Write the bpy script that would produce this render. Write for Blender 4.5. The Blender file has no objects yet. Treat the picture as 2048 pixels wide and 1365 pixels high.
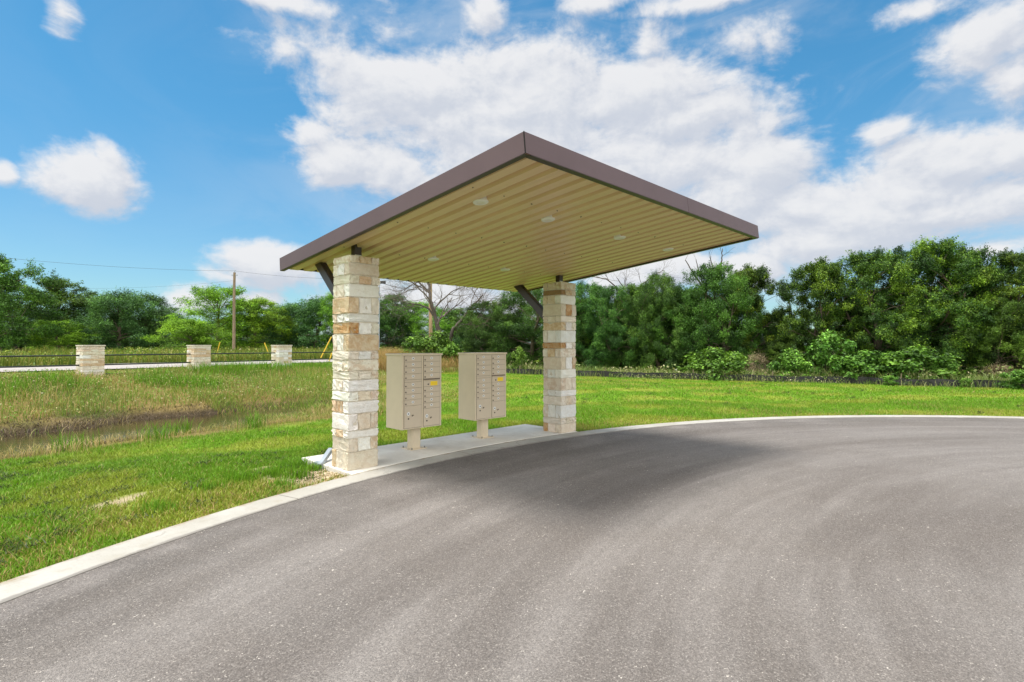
import bpy, bmesh, math, random
import numpy as np
from mathutils import Vector, Matrix
scene = bpy.context.scene
COL = scene.collection
PI = math.pi
R_ = math.radians

# ------------------------------------------------------------------ camera
FPX, CY, PITCH, YAW = 1084.88, 660.57, 0.0274, 0.7831
CAM = np.array([-3.8767, -6.9753, 1.7175])
FW = np.array([math.cos(YAW), math.sin(YAW)])
RT = np.array([FW[1], -FW[0]])
cam = bpy.data.cameras.new('camera')
camo = bpy.data.objects.new('camera', cam)
COL.objects.link(camo)
camo.location = CAM
camo.rotation_euler = (PI/2 + PITCH, 0, YAW - PI/2)
cam.sensor_fit = 'HORIZONTAL'
cam.sensor_width = 36.0
cam.lens = 36.0 * FPX / 2048
cam.shift_y = -(682.5 - CY) / 2048
cam.clip_end = 6000
scene.camera = camo

def world_at(u, Z):            # ground position seen at photo column u, at depth Z
    p = CAM[:2] + FW*Z + RT*((u-1024)/FPX*Z)
    return float(p[0]), float(p[1])
def top_z(v, Z):
    return 1.7175 + (690.3 - v)/FPX*Z

# ------------------------------------------------------------------ tagging
def tag(o, label=None, cat=None, group=None, kind=None):
    if label: o['label'] = label
    if cat: o['category'] = cat
    if group: o['group'] = group
    if kind: o['kind'] = kind
    return o
def thing(name, label, cat, loc=(0, 0, 0), rotz=0.0, group=None):
    o = bpy.data.objects.new(name, None)
    COL.objects.link(o)
    o.location = loc
    o.rotation_euler = (0, 0, rotz)
    o.empty_display_size = .2
    return tag(o, label, cat, group)
def copy_tree(o, parent=None):
    c = o.copy(); COL.objects.link(c)
    if parent: c.parent = parent
    for ch in list(o.children):
        copy_tree(ch, c)
    return c

# ------------------------------------------------------------------ mesh builder
class MB:
    def __init__(s):
        s.v = []; s.q = []; s.t = []; s.qm = []; s.tm = []; s.c = []; s.n = 0; s.qs = []; s.ts = []
    def add(s, V, Q=None, T=None, m=0, c=None, smooth=False):
        V = np.asarray(V, float).reshape(-1, 3)
        s.v.append(V)
        if c is None: c = np.ones((len(V), 4))
        c = np.asarray(c, float)
        if c.ndim == 1: c = np.tile(c, (len(V), 1))
        if c.shape[1] == 3: c = np.c_[c, np.ones(len(c))]
        s.c.append(c)
        if Q is not None and len(Q):
            Q = np.asarray(Q).reshape(-1, 4); s.q.append(Q + s.n)
            s.qm.append(np.full(len(Q), m)); s.qs.append(np.full(len(Q), smooth))
        if T is not None and len(T):
            T = np.asarray(T).reshape(-1, 3); s.t.append(T + s.n)
            s.tm.append(np.full(len(T), m)); s.ts.append(np.full(len(T), smooth))
        s.n += len(V)
        return s
    def bm(s, bm, m=0, c=None, smooth=False):
        bmesh.ops.triangulate(bm, faces=[f for f in bm.faces if len(f.verts) > 4])
        bm.verts.index_update()
        V = [v.co[:] for v in bm.verts]
        Q = [[v.index for v in f.verts] for f in bm.faces if len(f.verts) == 4]
        T = [[v.index for v in f.verts] for f in bm.faces if len(f.verts) == 3]
        s.add(V, Q, T, m, c, smooth); bm.free()
        return s
    def box(s, lo, hi, bev=0.0, m=0, c=None, M=None, seg=1):
        b = bmesh.new()
        bmesh.ops.create_cube(b, size=1)
        lo = Vector(lo); hi = Vector(hi)
        for v in b.verts:
            v.co = Vector([(lo[i]+hi[i])/2 + v.co[i]*(hi[i]-lo[i]) for i in range(3)])
        if bev: bmesh.ops.bevel(b, geom=list(b.edges), offset=bev, segments=seg, affect='EDGES', profile=.5)
        if M is not None: b.transform(M)
        return s.bm(b, m, c)
    def cyl(s, p0, p1, r0, r1=None, n=12, m=0, c=None, cap=True, smooth=True):
        r1 = r0 if r1 is None else r1
        p0 = np.array(p0, float); p1 = np.array(p1, float)
        return s.tube([p0, p1], [r0, r1], n, m, c, cap, smooth)
    def tube(s, P, R, n=6, m=0, c=None, cap=True, smooth=True):
        P = np.asarray(P, float); R = np.asarray(R, float); k = len(P)
        d = np.gradient(P, axis=0) if k > 2 else np.tile(P[1]-P[0], (2, 1))
        d /= np.linalg.norm(d, axis=1)[:, None] + 1e-9
        ref = np.array([0, 0, 1.]) if abs(d[0, 2]) < .9 else np.array([1., 0, 0])
        a = np.cross(d, ref); a /= np.linalg.norm(a, axis=1)[:, None] + 1e-9
        b = np.cross(d, a)
        th = np.arange(n)*2*PI/n
        V = P[:, None] + R[:, None, None]*(a[:, None]*np.cos(th)[None, :, None] + b[:, None]*np.sin(th)[None, :, None])
        V = V.reshape(-1, 3)
        i = np.arange(k-1)[:, None]*n + np.arange(n)[None]
        j = np.arange(k-1)[:, None]*n + (np.arange(n)+1) % n
        Q = np.stack([i, i+n, j+n, j], -1).reshape(-1, 4)
        s.add(V, Q, None, m, c, smooth)
        if cap:
            for e, idx in ((0, 0), (k-1, k-1)):
                ring = V[idx*n:(idx+1)*n]
                cc = P[e]
                T = [[0, 1+(x+1) % n, 1+x] if e == 0 else [0, 1+x, 1+(x+1) % n] for x in range(n)]
                s.add(np.vstack([[cc], ring]), None, T, m, c if (c is None or np.ndim(c) == 1) else None, False)
        return s
    def build(s, name, mats, parent=None, loc=None):
        V = np.vstack(s.v) if s.v else np.zeros((0, 3))
        Q = np.vstack(s.q) if s.q else np.zeros((0, 4), int)
        T = np.vstack(s.t) if s.t else np.zeros((0, 3), int)
        me = bpy.data.meshes.new(name)
        me.vertices.add(len(V)); me.vertices.foreach_set('co', V.astype(np.float32).ravel())
        L = np.concatenate([Q.ravel(), T.ravel()]).astype(np.int32)
        me.loops.add(len(L)); me.loops.foreach_set('vertex_index', L)
        np_ = len(Q)+len(T)
        me.polygons.add(np_)
        st = np.concatenate([np.arange(len(Q))*4, len(Q)*4+np.arange(len(T))*3]).astype(np.int32)
        me.polygons.foreach_set('loop_start', st)
        mi = np.concatenate(s.qm+s.tm).astype(np.int32) if np_ else np.zeros(0, np.int32)
        sm = np.concatenate(s.qs+s.ts).astype(bool) if np_ else np.zeros(0, bool)
        if not isinstance(mats, (list, tuple)): mats = [mats]
        for m in mats: me.materials.append(m)
        me.polygons.foreach_set('material_index', mi)
        me.update(calc_edges=True)
        me.polygons.foreach_set('use_smooth', sm)
        at = me.attributes.new('tint', 'FLOAT_COLOR', 'POINT')
        at.data.foreach_set('color', np.vstack(s.c).astype(np.float32).ravel())
        o = bpy.data.objects.new(name, me)
        COL.objects.link(o)
        if parent: o.parent = parent
        if loc is not None: o.location = loc
        return o

# ------------------------------------------------------------------ materials
class NT:
    def __init__(s, nt): s.nt = nt; s.N = nt.nodes; s.L = nt.links
    def n(s, typ, **kw):
        nd = s.N.new(typ)
        for k, v in kw.items(): setattr(nd, k, v)
        return nd
    def set(s, sock, v):
        if isinstance(v, bpy.types.NodeSocket): s.L.new(v, sock)
        elif isinstance(v, (tuple, list)) and sock.type == 'RGBA' and len(v) == 3: sock.default_value = (*v, 1)
        else: sock.default_value = v
    def math(s, op, a, b=0.0, c=None, clamp=False):
        nd = s.n('ShaderNodeMath', operation=op); nd.use_clamp = clamp
        s.set(nd.inputs[0], a); s.set(nd.inputs[1], b)
        if c is not None: s.set(nd.inputs[2], c)
        return nd.outputs[0]
    def vmath(s, op, a, b=(0, 0, 0)):
        nd = s.n('ShaderNodeVectorMath', operation=op)
        s.set(nd.inputs[0], a)
        if op == 'SCALE': s.set(nd.inputs[3], b)
        elif len(nd.inputs) > 1 and op not in ('LENGTH', 'NORMALIZE'): s.set(nd.inputs[1], b)
        return nd.outputs['Value'] if op in ('LENGTH', 'DOT_PRODUCT') else nd.outputs[0]
    def noise(s, vec, scale, detail=4, rough=.55, dist=0.0, out=0, dim='3D'):
        nd = s.n('ShaderNodeTexNoise', noise_dimensions=dim)
        if vec is not None: s.set(nd.inputs['Vector'], vec)
        s.set(nd.inputs['Scale'], scale); s.set(nd.inputs['Detail'], detail)
        s.set(nd.inputs['Roughness'], rough); s.set(nd.inputs['Distortion'], dist)
        return nd.outputs[out]
    def ss(s, x, a, b, lo=0.0, hi=1.0):
        nd = s.n('ShaderNodeMapRange', interpolation_type='SMOOTHSTEP')
        for i, v in enumerate((x, a, b, lo, hi)): s.set(nd.inputs[i], v)
        return nd.outputs[0]
    def mix(s, f, a, b, mode='MIX'):
        nd = s.n('ShaderNodeMix', data_type='RGBA', blend_type=mode)
        s.set(nd.inputs[0], f); s.set(nd.inputs[6], a); s.set(nd.inputs[7], b)
        return nd.outputs[2]
    def attr(s, name='tint', out='Color'):
        return s.n('ShaderNodeAttribute', attribute_name=name).outputs[out]
    def pos(s): return s.n('ShaderNodeNewGeometry').outputs['Position']
    def obj(s): return s.n('ShaderNodeTexCoord').outputs['Object']
    def sep(s, v):
        nd = s.n('ShaderNodeSeparateXYZ'); s.set(nd.inputs[0], v); return nd.outputs
    def comb(s, x, y, z):
        nd = s.n('ShaderNodeCombineXYZ')
        for i, v in enumerate((x, y, z)): s.set(nd.inputs[i], v)
        return nd.outputs[0]
    def bump(s, h, strength=.3, dist=.01):
        nd = s.n('ShaderNodeBump'); s.set(nd.inputs['Strength'], strength); s.set(nd.inputs['Distance'], dist)
        s.set(nd.inputs['Height'], h); return nd.outputs[0]
def material(name, fn):
    m = bpy.data.materials.new(name); m.use_nodes = True
    nt = NT(m.node_tree)
    p = m.node_tree.nodes['Principled BSDF']
    fn(nt, p, m.node_tree.nodes['Material Output'])
    return m
def simple(name, col, rough=.5, metal=0.0, var=.12, scale=6, spec=.5, bump=0.0):
    def fn(t, p, o):
        n = t.noise(t.obj(), scale, 5, .6)
        c = t.mix(t.ss(n, .3, .7), tuple(x*(1-var) for x in col), tuple(min(1, x*(1+var)) for x in col))
        t.set(p.inputs['Base Color'], c)
        p.inputs['Roughness'].default_value = rough; p.inputs['Metallic'].default_value = metal
        p.inputs['Specular IOR Level'].default_value = spec
        if bump: t.set(p.inputs['Normal'], t.bump(t.noise(t.obj(), scale*25, 3), bump, .003))
    return material(name, fn)

def m_foliage(name, trans=.35, hue=.03, val=.25, rough=.55):
    def fn(t, p, o):
        oi = t.n('ShaderNodeObjectInfo').outputs['Random']
        hs = t.n('ShaderNodeHueSaturation')
        t.set(hs.inputs['Hue'], t.math('ADD', .5-hue/2, t.math('MULTIPLY', oi, hue)))
        t.set(hs.inputs['Value'], t.math('ADD', 1-val/2, t.math('MULTIPLY', t.math('FRACT', t.math('MULTIPLY', oi, 7.31)), val)))
        t.set(hs.inputs['Color'], t.attr())
        p.inputs['Roughness'].default_value = rough
        p.inputs['Specular IOR Level'].default_value = .3
        t.set(p.inputs['Base Color'], hs.outputs[0])
        tr = t.n('ShaderNodeBsdfTranslucent')
        t.set(tr.inputs[0], t.mix(1.0, hs.outputs[0], (1.0, 1.0, .55, 1), 'MULTIPLY'))
        mx = t.n('ShaderNodeMixShader'); mx.inputs[0].default_value = trans
        t.L.new(p.outputs[0], mx.inputs[1]); t.L.new(tr.outputs[0], mx.inputs[2])
        t.L.new(mx.outputs[0], o.inputs[0])
    return material(name, fn)

def f_stone(t, p, o):
    c = t.attr(); a = t.attr(out='Alpha')
    ob = t.obj()
    n1 = t.noise(ob, 9, 6, .65); n2 = t.noise(ob, 38, 4, .7); n3 = t.noise(ob, 11, 5, .65, .5)
    b = t.mix(t.ss(n1, .35, .7), t.mix(1.0, c, (.93, .90, .86, 1), 'MULTIPLY'), c)
    b = t.mix(t.math('MULTIPLY', t.ss(n2, .56, .72), .35), b, t.mix(1.0, b, (.62, .55, .45, 1), 'MULTIPLY'))
    st = t.math('MULTIPLY', t.ss(n3, .40, .62), t.math('SUBTRACT', 1.0, a), clamp=True)
    rust = t.mix(t.ss(n2, .4, .65), (.40, .17, .045, 1), (.52, .33, .15, 1))
    b = t.mix(st, b, rust)
    t.set(p.inputs['Base Color'], b)
    p.inputs['Roughness'].default_value = .9; p.inputs['Specular IOR Level'].default_value = .2
    h = t.math('ADD', n2, t.math('MULTIPLY', n1, 1.4))
    t.set(p.inputs['Normal'], t.bump(h, .8, .016))
M_STONE = material('limestone', f_stone)
M_MORTAR = simple('mortar', (.58, .52, .43), .95, var=.15, scale=30, spec=.1, bump=.3)

def f_concrete(t, p, o):
    P = t.pos()
    n1 = t.noise(P, 1.3, 6, .6, .3); n2 = t.noise(P, 60, 4, .7); n3 = t.noise(P, 7, 5, .65)
    c = t.mix(t.ss(n1, .3, .7), (.50, .47, .42), (.62, .60, .55))
    c = t.mix(t.math('MULTIPLY', t.ss(n3, .52, .75), .35), c, (.40, .34, .27))
    c = t.mix(t.math('MULTIPLY', t.ss(n2, .55, .75), .3), c, (.38, .34, .29))
    at = t.attr()
    c = t.mix(1.0, c, at, 'MULTIPLY')
    t.set(p.inputs['Base Color'], c)
    p.inputs['Roughness'].default_value = .9; p.inputs['Specular IOR Level'].default_value = .25
    t.set(p.inputs['Normal'], t.bump(n2, .25, .004))
M_CONC = material('concrete', f_concrete)
def f_curb(t, p, o):
    P = t.pos(); x, y, z = t.sep(P)
    dx = t.math('SUBTRACT', x, 2.4); dy = t.math('ADD', y, 13.73)
    r = t.math('SQRT', t.math('ADD', t.math('MULTIPLY', dx, dx), t.math('MULTIPLY', dy, dy)))
    a = t.math('MULTIPLY', t.math('ARCTAN2', dy, dx), 13.4/3.05)
    jd = t.math('ABSOLUTE', t.math('SUBTRACT', t.math('FRACT', t.math('ADD', a, .37)), .5))
    joint = t.ss(jd, .0035, .0012)
    n1 = t.noise(P, 1.1, 6, .62, .4); n2 = t.noise(P, 55, 4, .7); n3 = t.noise(P, 6, 5, .65, .3)
    c = t.mix(t.ss(n1, .3, .7), (.345, .328, .290), (.435, .422, .392))
    c = t.mix(t.math('MULTIPLY', t.ss(n3, .52, .74), .45), c, (.31, .27, .21))
    c = t.mix(t.math('MULTIPLY', t.ss(n2, .52, .72), .35), c, (.25, .225, .19))
    soil = t.math('MULTIPLY', t.ss(t.math('ADD', r, t.math('MULTIPLY', t.math('SUBTRACT', n3, .5), .28)), 13.50, 13.60), .8)
    c = t.mix(soil, c, (.27, .21, .13))
    tar = t.math('MULTIPLY', t.ss(t.math('ADD', r, t.math('MULTIPLY', t.math('SUBTRACT', n3, .5), .10)), 13.262, 13.225), .7)
    c = t.mix(tar, c, (.17, .155, .145))
    v = t.n('ShaderNodeTexVoronoi', feature='DISTANCE_TO_EDGE'); t.set(v.inputs['Vector'], t.vmath('ADD', P, t.vmath('SCALE', t.comb(n3, n1, 0.0), .5))); v.inputs['Scale'].default_value = .55
    crack = t.math('MULTIPLY', t.ss(v.outputs['Distance'], .006, .001), t.ss(n1, .48, .6))
    c = t.mix(t.math('MULTIPLY', crack, .6), c, (.14, .12, .10))
    c = t.mix(t.math('MULTIPLY', joint, .75), c, (.12, .105, .09))
    t.set(p.inputs['Base Color'], c); p.inputs['Roughness'].default_value = .9; p.inputs['Specular IOR Level'].default_value = .2
    t.set(p.inputs['Normal'], t.bump(t.math('SUBTRACT', n2, t.math('MULTIPLY', joint, 2.0)), .35, .005))
M_CURB = material('curb_concrete', f_curb)

def f_asphalt(t, p, o):
    P = t.pos()
    x, y, z = t.sep(P)
    dx = t.math('SUBTRACT', x, 2.4); dy = t.math('ADD', y, 13.73)
    r = t.math('SQRT', t.math('ADD', t.math('MULTIPLY', dx, dx), t.math('MULTIPLY', dy, dy)))
    th = t.math('ARCTAN2', dy, dx)
    arc = t.comb(t.math('MULTIPLY', r, 1.5), t.math('MULTIPLY', th, 1.6), 0.0)
    s1 = t.noise(arc, 1.0, 5, .6, .25)                       # roller / tyre bands around the circle
    arc2 = t.comb(t.math('MULTIPLY', r, 6.0), t.math('MULTIPLY', th, 2.2), 3.0)
    s2 = t.noise(arc2, 1.0, 4, .6)
    big = t.noise(P, .28, 4, .55)
    c = t.mix(t.ss(s1, .30, .70), (.156, .136, .124), (.296, .270, .254))
    c = t.mix(t.math('MULTIPLY', t.ss(s2, .35, .7), .45), c, (.175, .154, .141))
    c = t.mix(t.math('MULTIPLY', t.ss(big, .42, .75), .5), c, (.255, .236, .225))
    edge = t.math('MULTIPLY', t.ss(r, 11.6, 13.1), t.ss(t.noise(P, .9, 4, .6), .35, .6))
    c = t.mix(t.math('MULTIPLY', edge, .5), c, (.100, .090, .082))
    # patchy wear that does not follow the arcs
    mo = t.noise(P, .9, 5, .62, .4); mo2 = t.noise(P, 3.1, 4, .6)
    c = t.mix(t.math('MULTIPLY', t.ss(mo, .45, .72), .35), c, (.190, .165, .146))
    c = t.mix(t.math('MULTIPLY', t.ss(mo2, .5, .75), .22), c, (.120, .108, .100))
    # fine aggregate, dark pits, sparse pale chips
    v = t.n('ShaderNodeTexVoronoi', feature='F1'); t.set(v.inputs['Vector'], P); v.inputs['Scale'].default_value = 130
    vs = t.sep(v.outputs['Color'])
    g = t.ss(v.outputs['Distance'], .22, .60)
    tone = t.math('MULTIPLY_ADD', vs[0], .50, .75)
    c = t.mix(1.0, c, t.comb(tone, tone, tone), 'MULTIPLY')
    c = t.mix(t.math('MULTIPLY', g, .30), c, (.070, .063, .058))
    c = t.mix(t.math('MULTIPLY', t.ss(vs[1], .80, 1.0), .45), c, (.40, .365, .335))
    pit = t.noise(P, 48, 5, .75)
    c = t.mix(t.math('MULTIPLY', t.ss(pit, .55, .70), .40), c, (.075, .067, .062))
    ch = t.noise(P, 44, 3, .5, 1.2); chm = t.noise(P, 2.3, 3, .6)
    c = t.mix(t.math('MULTIPLY', t.ss(ch, .665, .70), t.ss(chm, .38, .6, .25, .9)), c, (.60, .55, .49))
    t.set(p.inputs['Base Color'], c)
    p.inputs['Roughness'].default_value = .88; p.inputs['Specular IOR Level'].default_value = .25
    hh = t.math('ADD', t.math('MULTIPLY', g, -.8), t.math('MULTIPLY', pit, -.6))
    t.set(p.inputs['Normal'], t.bump(hh, .8, .008))
M_ASPH = material('asphalt', f_asphalt)

def f_soil(t, p, o):
    P = t.pos()
    c = t.attr()
    n = t.noise(P, 3.5, 6, .65); n2 = t.noise(P, 45, 4, .7)
    c = t.mix(t.ss(n, .3, .7), t.mix(1.0, c, (.72, .74, .7, 1), 'MULTIPLY'), c)
    c = t.mix(t.math('MULTIPLY', t.ss(n2, .45, .7), .5), c, t.mix(1.0, c, (.5, .5, .45, 1), 'MULTIPLY'))
    t.set(p.inputs['Base Color'], c)
    p.inputs['Roughness'].default_value = .95; p.inputs['Specular IOR Level'].default_value = .1
    t.set(p.inputs['Normal'], t.bump(t.math('ADD', n2, n), .8, .03))
M_SOIL = material('soil', f_soil)

def f_chip(t, p, o):
    P = t.pos()
    n = t.noise(P, 1.2, 5, .6); n2 = t.noise(P, 40, 3, .7)
    c = t.mix(t.ss(n, .3, .7), (.33, .30, .28), (.42, .38, .36))
    c = t.mix(t.math('MULTIPLY', n2, .4), c, (.27, .25, .24))
    t.set(p.inputs['Base Color'], c); p.inputs['Roughness'].default_value = .9
M_CHIP = material('chip_seal', f_chip)

def f_water(t, p, o):
    t.set(p.inputs['Base Color'], (.040, .030, .017)); p.inputs['Roughness'].default_value = .06
    p.inputs['IOR'].default_value = 1.33
    t.set(p.inputs['Normal'], t.bump(t.noise(t.pos(), 7, 3, .5), .25, .02))
M_WATER = material('murky_water', f_water)

M_FASCIA = simple('brown_painted_trim', (.122, .080, .088), .5, var=.05, scale=2, spec=.3, bump=.0)
M_DARKTRIM = simple('dark_bronze_steel', (.035, .022, .02), .4, var=.1, scale=8)
M_GAP = simple('dark_joint', (.01, .008, .008), .9, var=0)  # near-black strips for the fascia seam and corner joint
def f_soffit(t, p, o):
    ob = t.obj()
    st = t.n('ShaderNodeMapping'); t.set(st.inputs[0], ob); st.inputs['Scale'].default_value = (5, .35, 1)
    n = t.noise(st.outputs[0], 3.0, 5, .6)
    c = t.mix(t.ss(n, .3, .7), (.675, .475, .29), (.74, .535, .33))
    t.set(p.inputs['Base Color'], c)
    p.inputs['Specular IOR Level'].default_value = .5
    t.set(p.inputs['Roughness'], t.ss(n, .3, .7, .3, .42))
M_SOFFIT = material('tan_metal_panel', f_soffit)
M_GALV = simple('roof_panel_top', (.45, .45, .44), .4, .6, var=.1)
M_PLATE = simple('primed_steel_plate', (.55, .54, .5), .5, .2)
M_LIGHTW = simple('white_trim_ring', (.82, .80, .76), .4, var=.03)
def f_lens(t, p, o):
    t.set(p.inputs['Base Color'], (.80, .77, .66)); p.inputs['Roughness'].default_value = .3
M_LENS = material('frosted_lens', f_lens)
M_BOX = simple('tan_powder_coat', (.67, .57, .42), .5, var=.03, scale=4, spec=.4)
M_BOXD = simple('tan_powder_coat_door', (.60, .508, .39), .48, var=.03, scale=4, spec=.4)
M_SEAM = simple('door_seam', (.20, .16, .12), .8, var=.1)
M_LOCK = simple('brushed_lock', (.20, .17, .14), .35, .7, var=.2, scale=40)
M_DECAL = simple('white_decal', (.82, .83, .84), .5, var=.04)
M_INK = simple('black_ink', (.02, .02, .022), .6, var=0)
M_YELLOW = simple('yellow_decal', (.92, .66, .02), .45, var=.05)
M_AMBER = simple('amber_print', (.55, .22, .01), .5, var=0)
M_BOLT = simple('zinc_bolt', (.22, .22, .21), .4, .7)
M_GREY = simple('grey_galvanised_metal', (.36, .40, .44), .45, .5, var=.08)
M_RAIL = simple('dark_green_black_pipe', (.012, .016, .014), .35, var=.2)
M_CAP = simple('cast_stone_cap', (.60, .55, .44), .85, var=.08)
def f_wood(t, p, o):
    ob = t.obj(); mp = t.n('ShaderNodeMapping'); t.set(mp.inputs[0], ob); mp.inputs['Scale'].default_value = (9, 9, .5)
    n = t.noise(mp.outputs[0], 2, 6, .65)
    c = t.mix(1.0, t.mix(t.ss(n, .3, .7), (.55, .52, .5, 1), (1.15, 1.1, 1.05, 1)), t.attr(), 'MULTIPLY')
    t.set(p.inputs['Base Color'], c); p.inputs['Roughness'].default_value = .9
    t.set(p.inputs['Normal'], t.bump(n, .4, .02))
M_WOOD = material('weathered_wood', f_wood)
M_GUY = simple('yellow_guy_cover', (.68, .46, .03), .5, var=.1)
M_WIRE = simple('black_cable', (.03, .03, .032), .6, var=.1)
def f_silt(t, p, o):
    n = t.noise(t.obj(), 3, 5, .6); 
    t.set(p.inputs['Base Color'], t.mix(t.ss(n, .3, .7), (.010, .010, .012), (.030, .028, .028)))
    p.inputs['Roughness'].default_value = .7
    t.set(p.inputs['Normal'], t.bump(t.noise(t.obj(), 9, 4), .6, .05))
M_SILT = material('black_silt_fabric', f_silt)
M_LEAF = m_foliage('leaves', .27)
M_GRASS = m_foliage('grass_blades', .3, 0.0, 0.0, .5)
M_ROCK = simple('pale_gravel', (.50, .41, .29), .95, var=.3, scale=14, spec=.15)

# ------------------------------------------------------------------ terrain
FT = np.array([.576, .818]); FN = np.array([-.818, .576])   # along / across the stone-pier fence, in camera axes
def cam_axes(x, y):
    dx = x - CAM[0]; dy = y - CAM[1]
    return dx*RT[0]+dy*RT[1], dx*FW[0]+dy*FW[1]
def tn(x, y):
    X, Z = cam_axes(x, y)
    a = X + 17.7; b = Z - 22.8
    return a*FT[0]+b*FT[1], a*FN[0]+b*FN[1]
def from_tn(t, n):
    X = -17.7 + t*FT[0] + n*FN[0]; Z = 22.8 + t*FT[1] + n*FN[1]
    return CAM[0]+X*RT[0]+Z*FW[0], CAM[1]+X*RT[1]+Z*FW[1]
def sst(x, a, b):
    u = np.clip((x-a)/(b-a), 0, 1); return u*u*(3-2*u)
_pr = np.random.default_rng(5)
_pk = [( _pr.normal(size=2), _pr.uniform(0, 6.28)) for _ in range(60)]
def pn(x, y, scale, seed=0, oct=3):
    v = 0; amp = 1; tot = 0; s = scale
    for o in range(oct):
        acc = 0
        for k in range(6):
            (d, ph) = _pk[(seed*7+o*6+k) % 60]
            acc = acc + np.sin((d[0]*x+d[1]*y)*s+ph+seed*1.7)
        v = v + amp*acc/6**.5; tot += amp; amp *= .55; s *= 2.1
    return .5 + .5*np.clip(v/tot/1.1, -1, 1)
RCX, RCY, R_IN, R_OUT = 2.4, -13.73, 13.22, 13.58
NK = np.array([-400, -24, -19, -15, -12.8, -11.4, -10.6, -8.8, -7.4, -6.3, -4.5, -1.2, 0, 2, 12, 30, 400])
ZK = np.array([-.05, -.05, -.12, -.30, -.60, -.78, -.86, -1.0, -.84, -.58, -.15, .38, .46, .50, .55, .9, 1.2])
NF = np.array([-400, -5, 0, 2, 12, 30, 400]); ZF = np.array([-.05, -.05, .42, .5, .55, .9, 1.2])
def ground_z(x, y):
    t, n = tn(x, y)
    wob = (pn(x, y, .45, 2)-.5)*2.2
    a = np.interp(n+wob*np.clip((n+16)/4, 0, 1), NK, ZK); b = np.interp(n, NF, ZF)
    s = sst(t, 2.5, 11)
    z = a*(1-s)+b*s
    rr = np.hypot(x-RCX, y-RCY)
    fade = sst(rr, R_OUT, R_OUT+3)
    z = z*fade + (-.04)*(1-fade)
    z = z + (pn(x, y, 1.1, 1)-.5)*.05*fade
    X, Z = cam_axes(x, y)
    return z
G_DARK = np.array([.10, .17, .008]); G_MID = np.array([.165, .318, .020]); G_YEL = np.array([.29, .36, .045])
G_DRY = np.array([.48, .36, .14]); G_DIRT = np.array([.50, .40, .27]); G_MUD = np.array([.075, .055, .035])
BARE = [(-2.62, .62, .50, .15, .5), (-2.30, .80, .28, .10, .2), (-1.75, .28, .14, .07, .2), (-.95, 1.15, .22, .08, .3)]
def bare_mask(x, y):
    m = np.zeros_like(x)
    for bx, by, a, b, ang in BARE:
        c, s = math.cos(ang), math.sin(ang)
        u = ((x-bx)*c+(y-by)*s)/a; v = (-(x-bx)*s+(y-by)*c)/b
        m = np.maximum(m, 1-sst(np.hypot(u, v)+(pn(x, y, 9, 3)-.5)*1.7, .55, 1.4))
    rr = np.hypot(x-RCX, y-RCY)
    e = (1-sst(rr-R_OUT, .03, .20))*sst(pn(x, y, 2.2, 4), .42, .62)
    m = np.maximum(m, .8*e)
    pd = np.maximum(np.abs(x+.62)/.42, np.abs(y-.15)/.5)
    m = np.maximum(m, 1-sst(pd+(pn(x, y, 7, 6)-.5)*.8, .7, 1.2))
    return m
def turf_col(x, y):
    a = pn(x, y, 1.5, 0)[..., None]; b = pn(x, y, .5, 3)[..., None]
    c = G_MID*(1-sst(a, .42, .75)) + G_YEL*sst(a, .42, .75)
    d = sst(b, .55, .85)*.4
    return c*(1-d) + (G_MID*.85)*d
def ground_col(x, y):
    t, n = tn(x, y)
    c = turf_col(x, y)*.9
    bm_ = bare_mask(x, y)[..., None]
    c = c*(1-bm_) + G_DIRT*bm_
    sd = (1-sst(t, 4, 12))
    w = (sst(n, -16, -14)*sst(-n, -1.5, .5)*sd)[..., None]
    bank = G_DRY*.55*(1-sst(pn(x, y, .8, 5), .4, .7))[..., None] + np.array([.10, .13, .03])*sst(pn(x, y, .8, 5), .4, .7)[..., None]
    c = c*(1-w)+bank*w
    z = ground_z(x, y)
    mud = ((1-sst(z, -.70, -.52)))[..., None]
    c = c*(1-mud)+G_MUD*mud
    far = sst(n, .8, 2.5)[..., None]
    c = c*(1-far) + np.array([.17, .19, .045])*far
    return c

def axis_pts(lo, hi, step, far, grow=1.25):
    a = list(np.arange(lo, hi+1e-6, step)); s = step
    x = hi
    while x < far: s *= grow; x += s; a.append(x)
    s = step; x = lo; pre = []
    while x > -far: s *= grow; x -= s; pre.append(x)
    return np.array(pre[::-1]+a)
gx = axis_pts(-13, 30, .2, 2200); gy = axis_pts(-10, 36, .2, 2200)
GX, GY = np.meshgrid(gx, gy)
GZ = ground_z(GX, GY)
GZ = np.where(np.hypot(GX-RCX, GY-RCY) < R_OUT-.12, -.12, GZ)
nx, ny = len(gx), len(gy)
ii = (np.arange(ny-1)[:, None]*nx + np.arange(nx-1)[None]).ravel()
mb = MB()
mb.add(np.stack([GX, GY, GZ], -1).reshape(-1, 3), np.stack([ii, ii+1, ii+nx+1, ii+nx], -1), None, 0, ground_col(GX, GY).reshape(-1, 3), True)
tag(mb.build('ground', M_SOIL), 'grassy ground with a weedy ditch and lawn', kind='structure')

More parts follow.
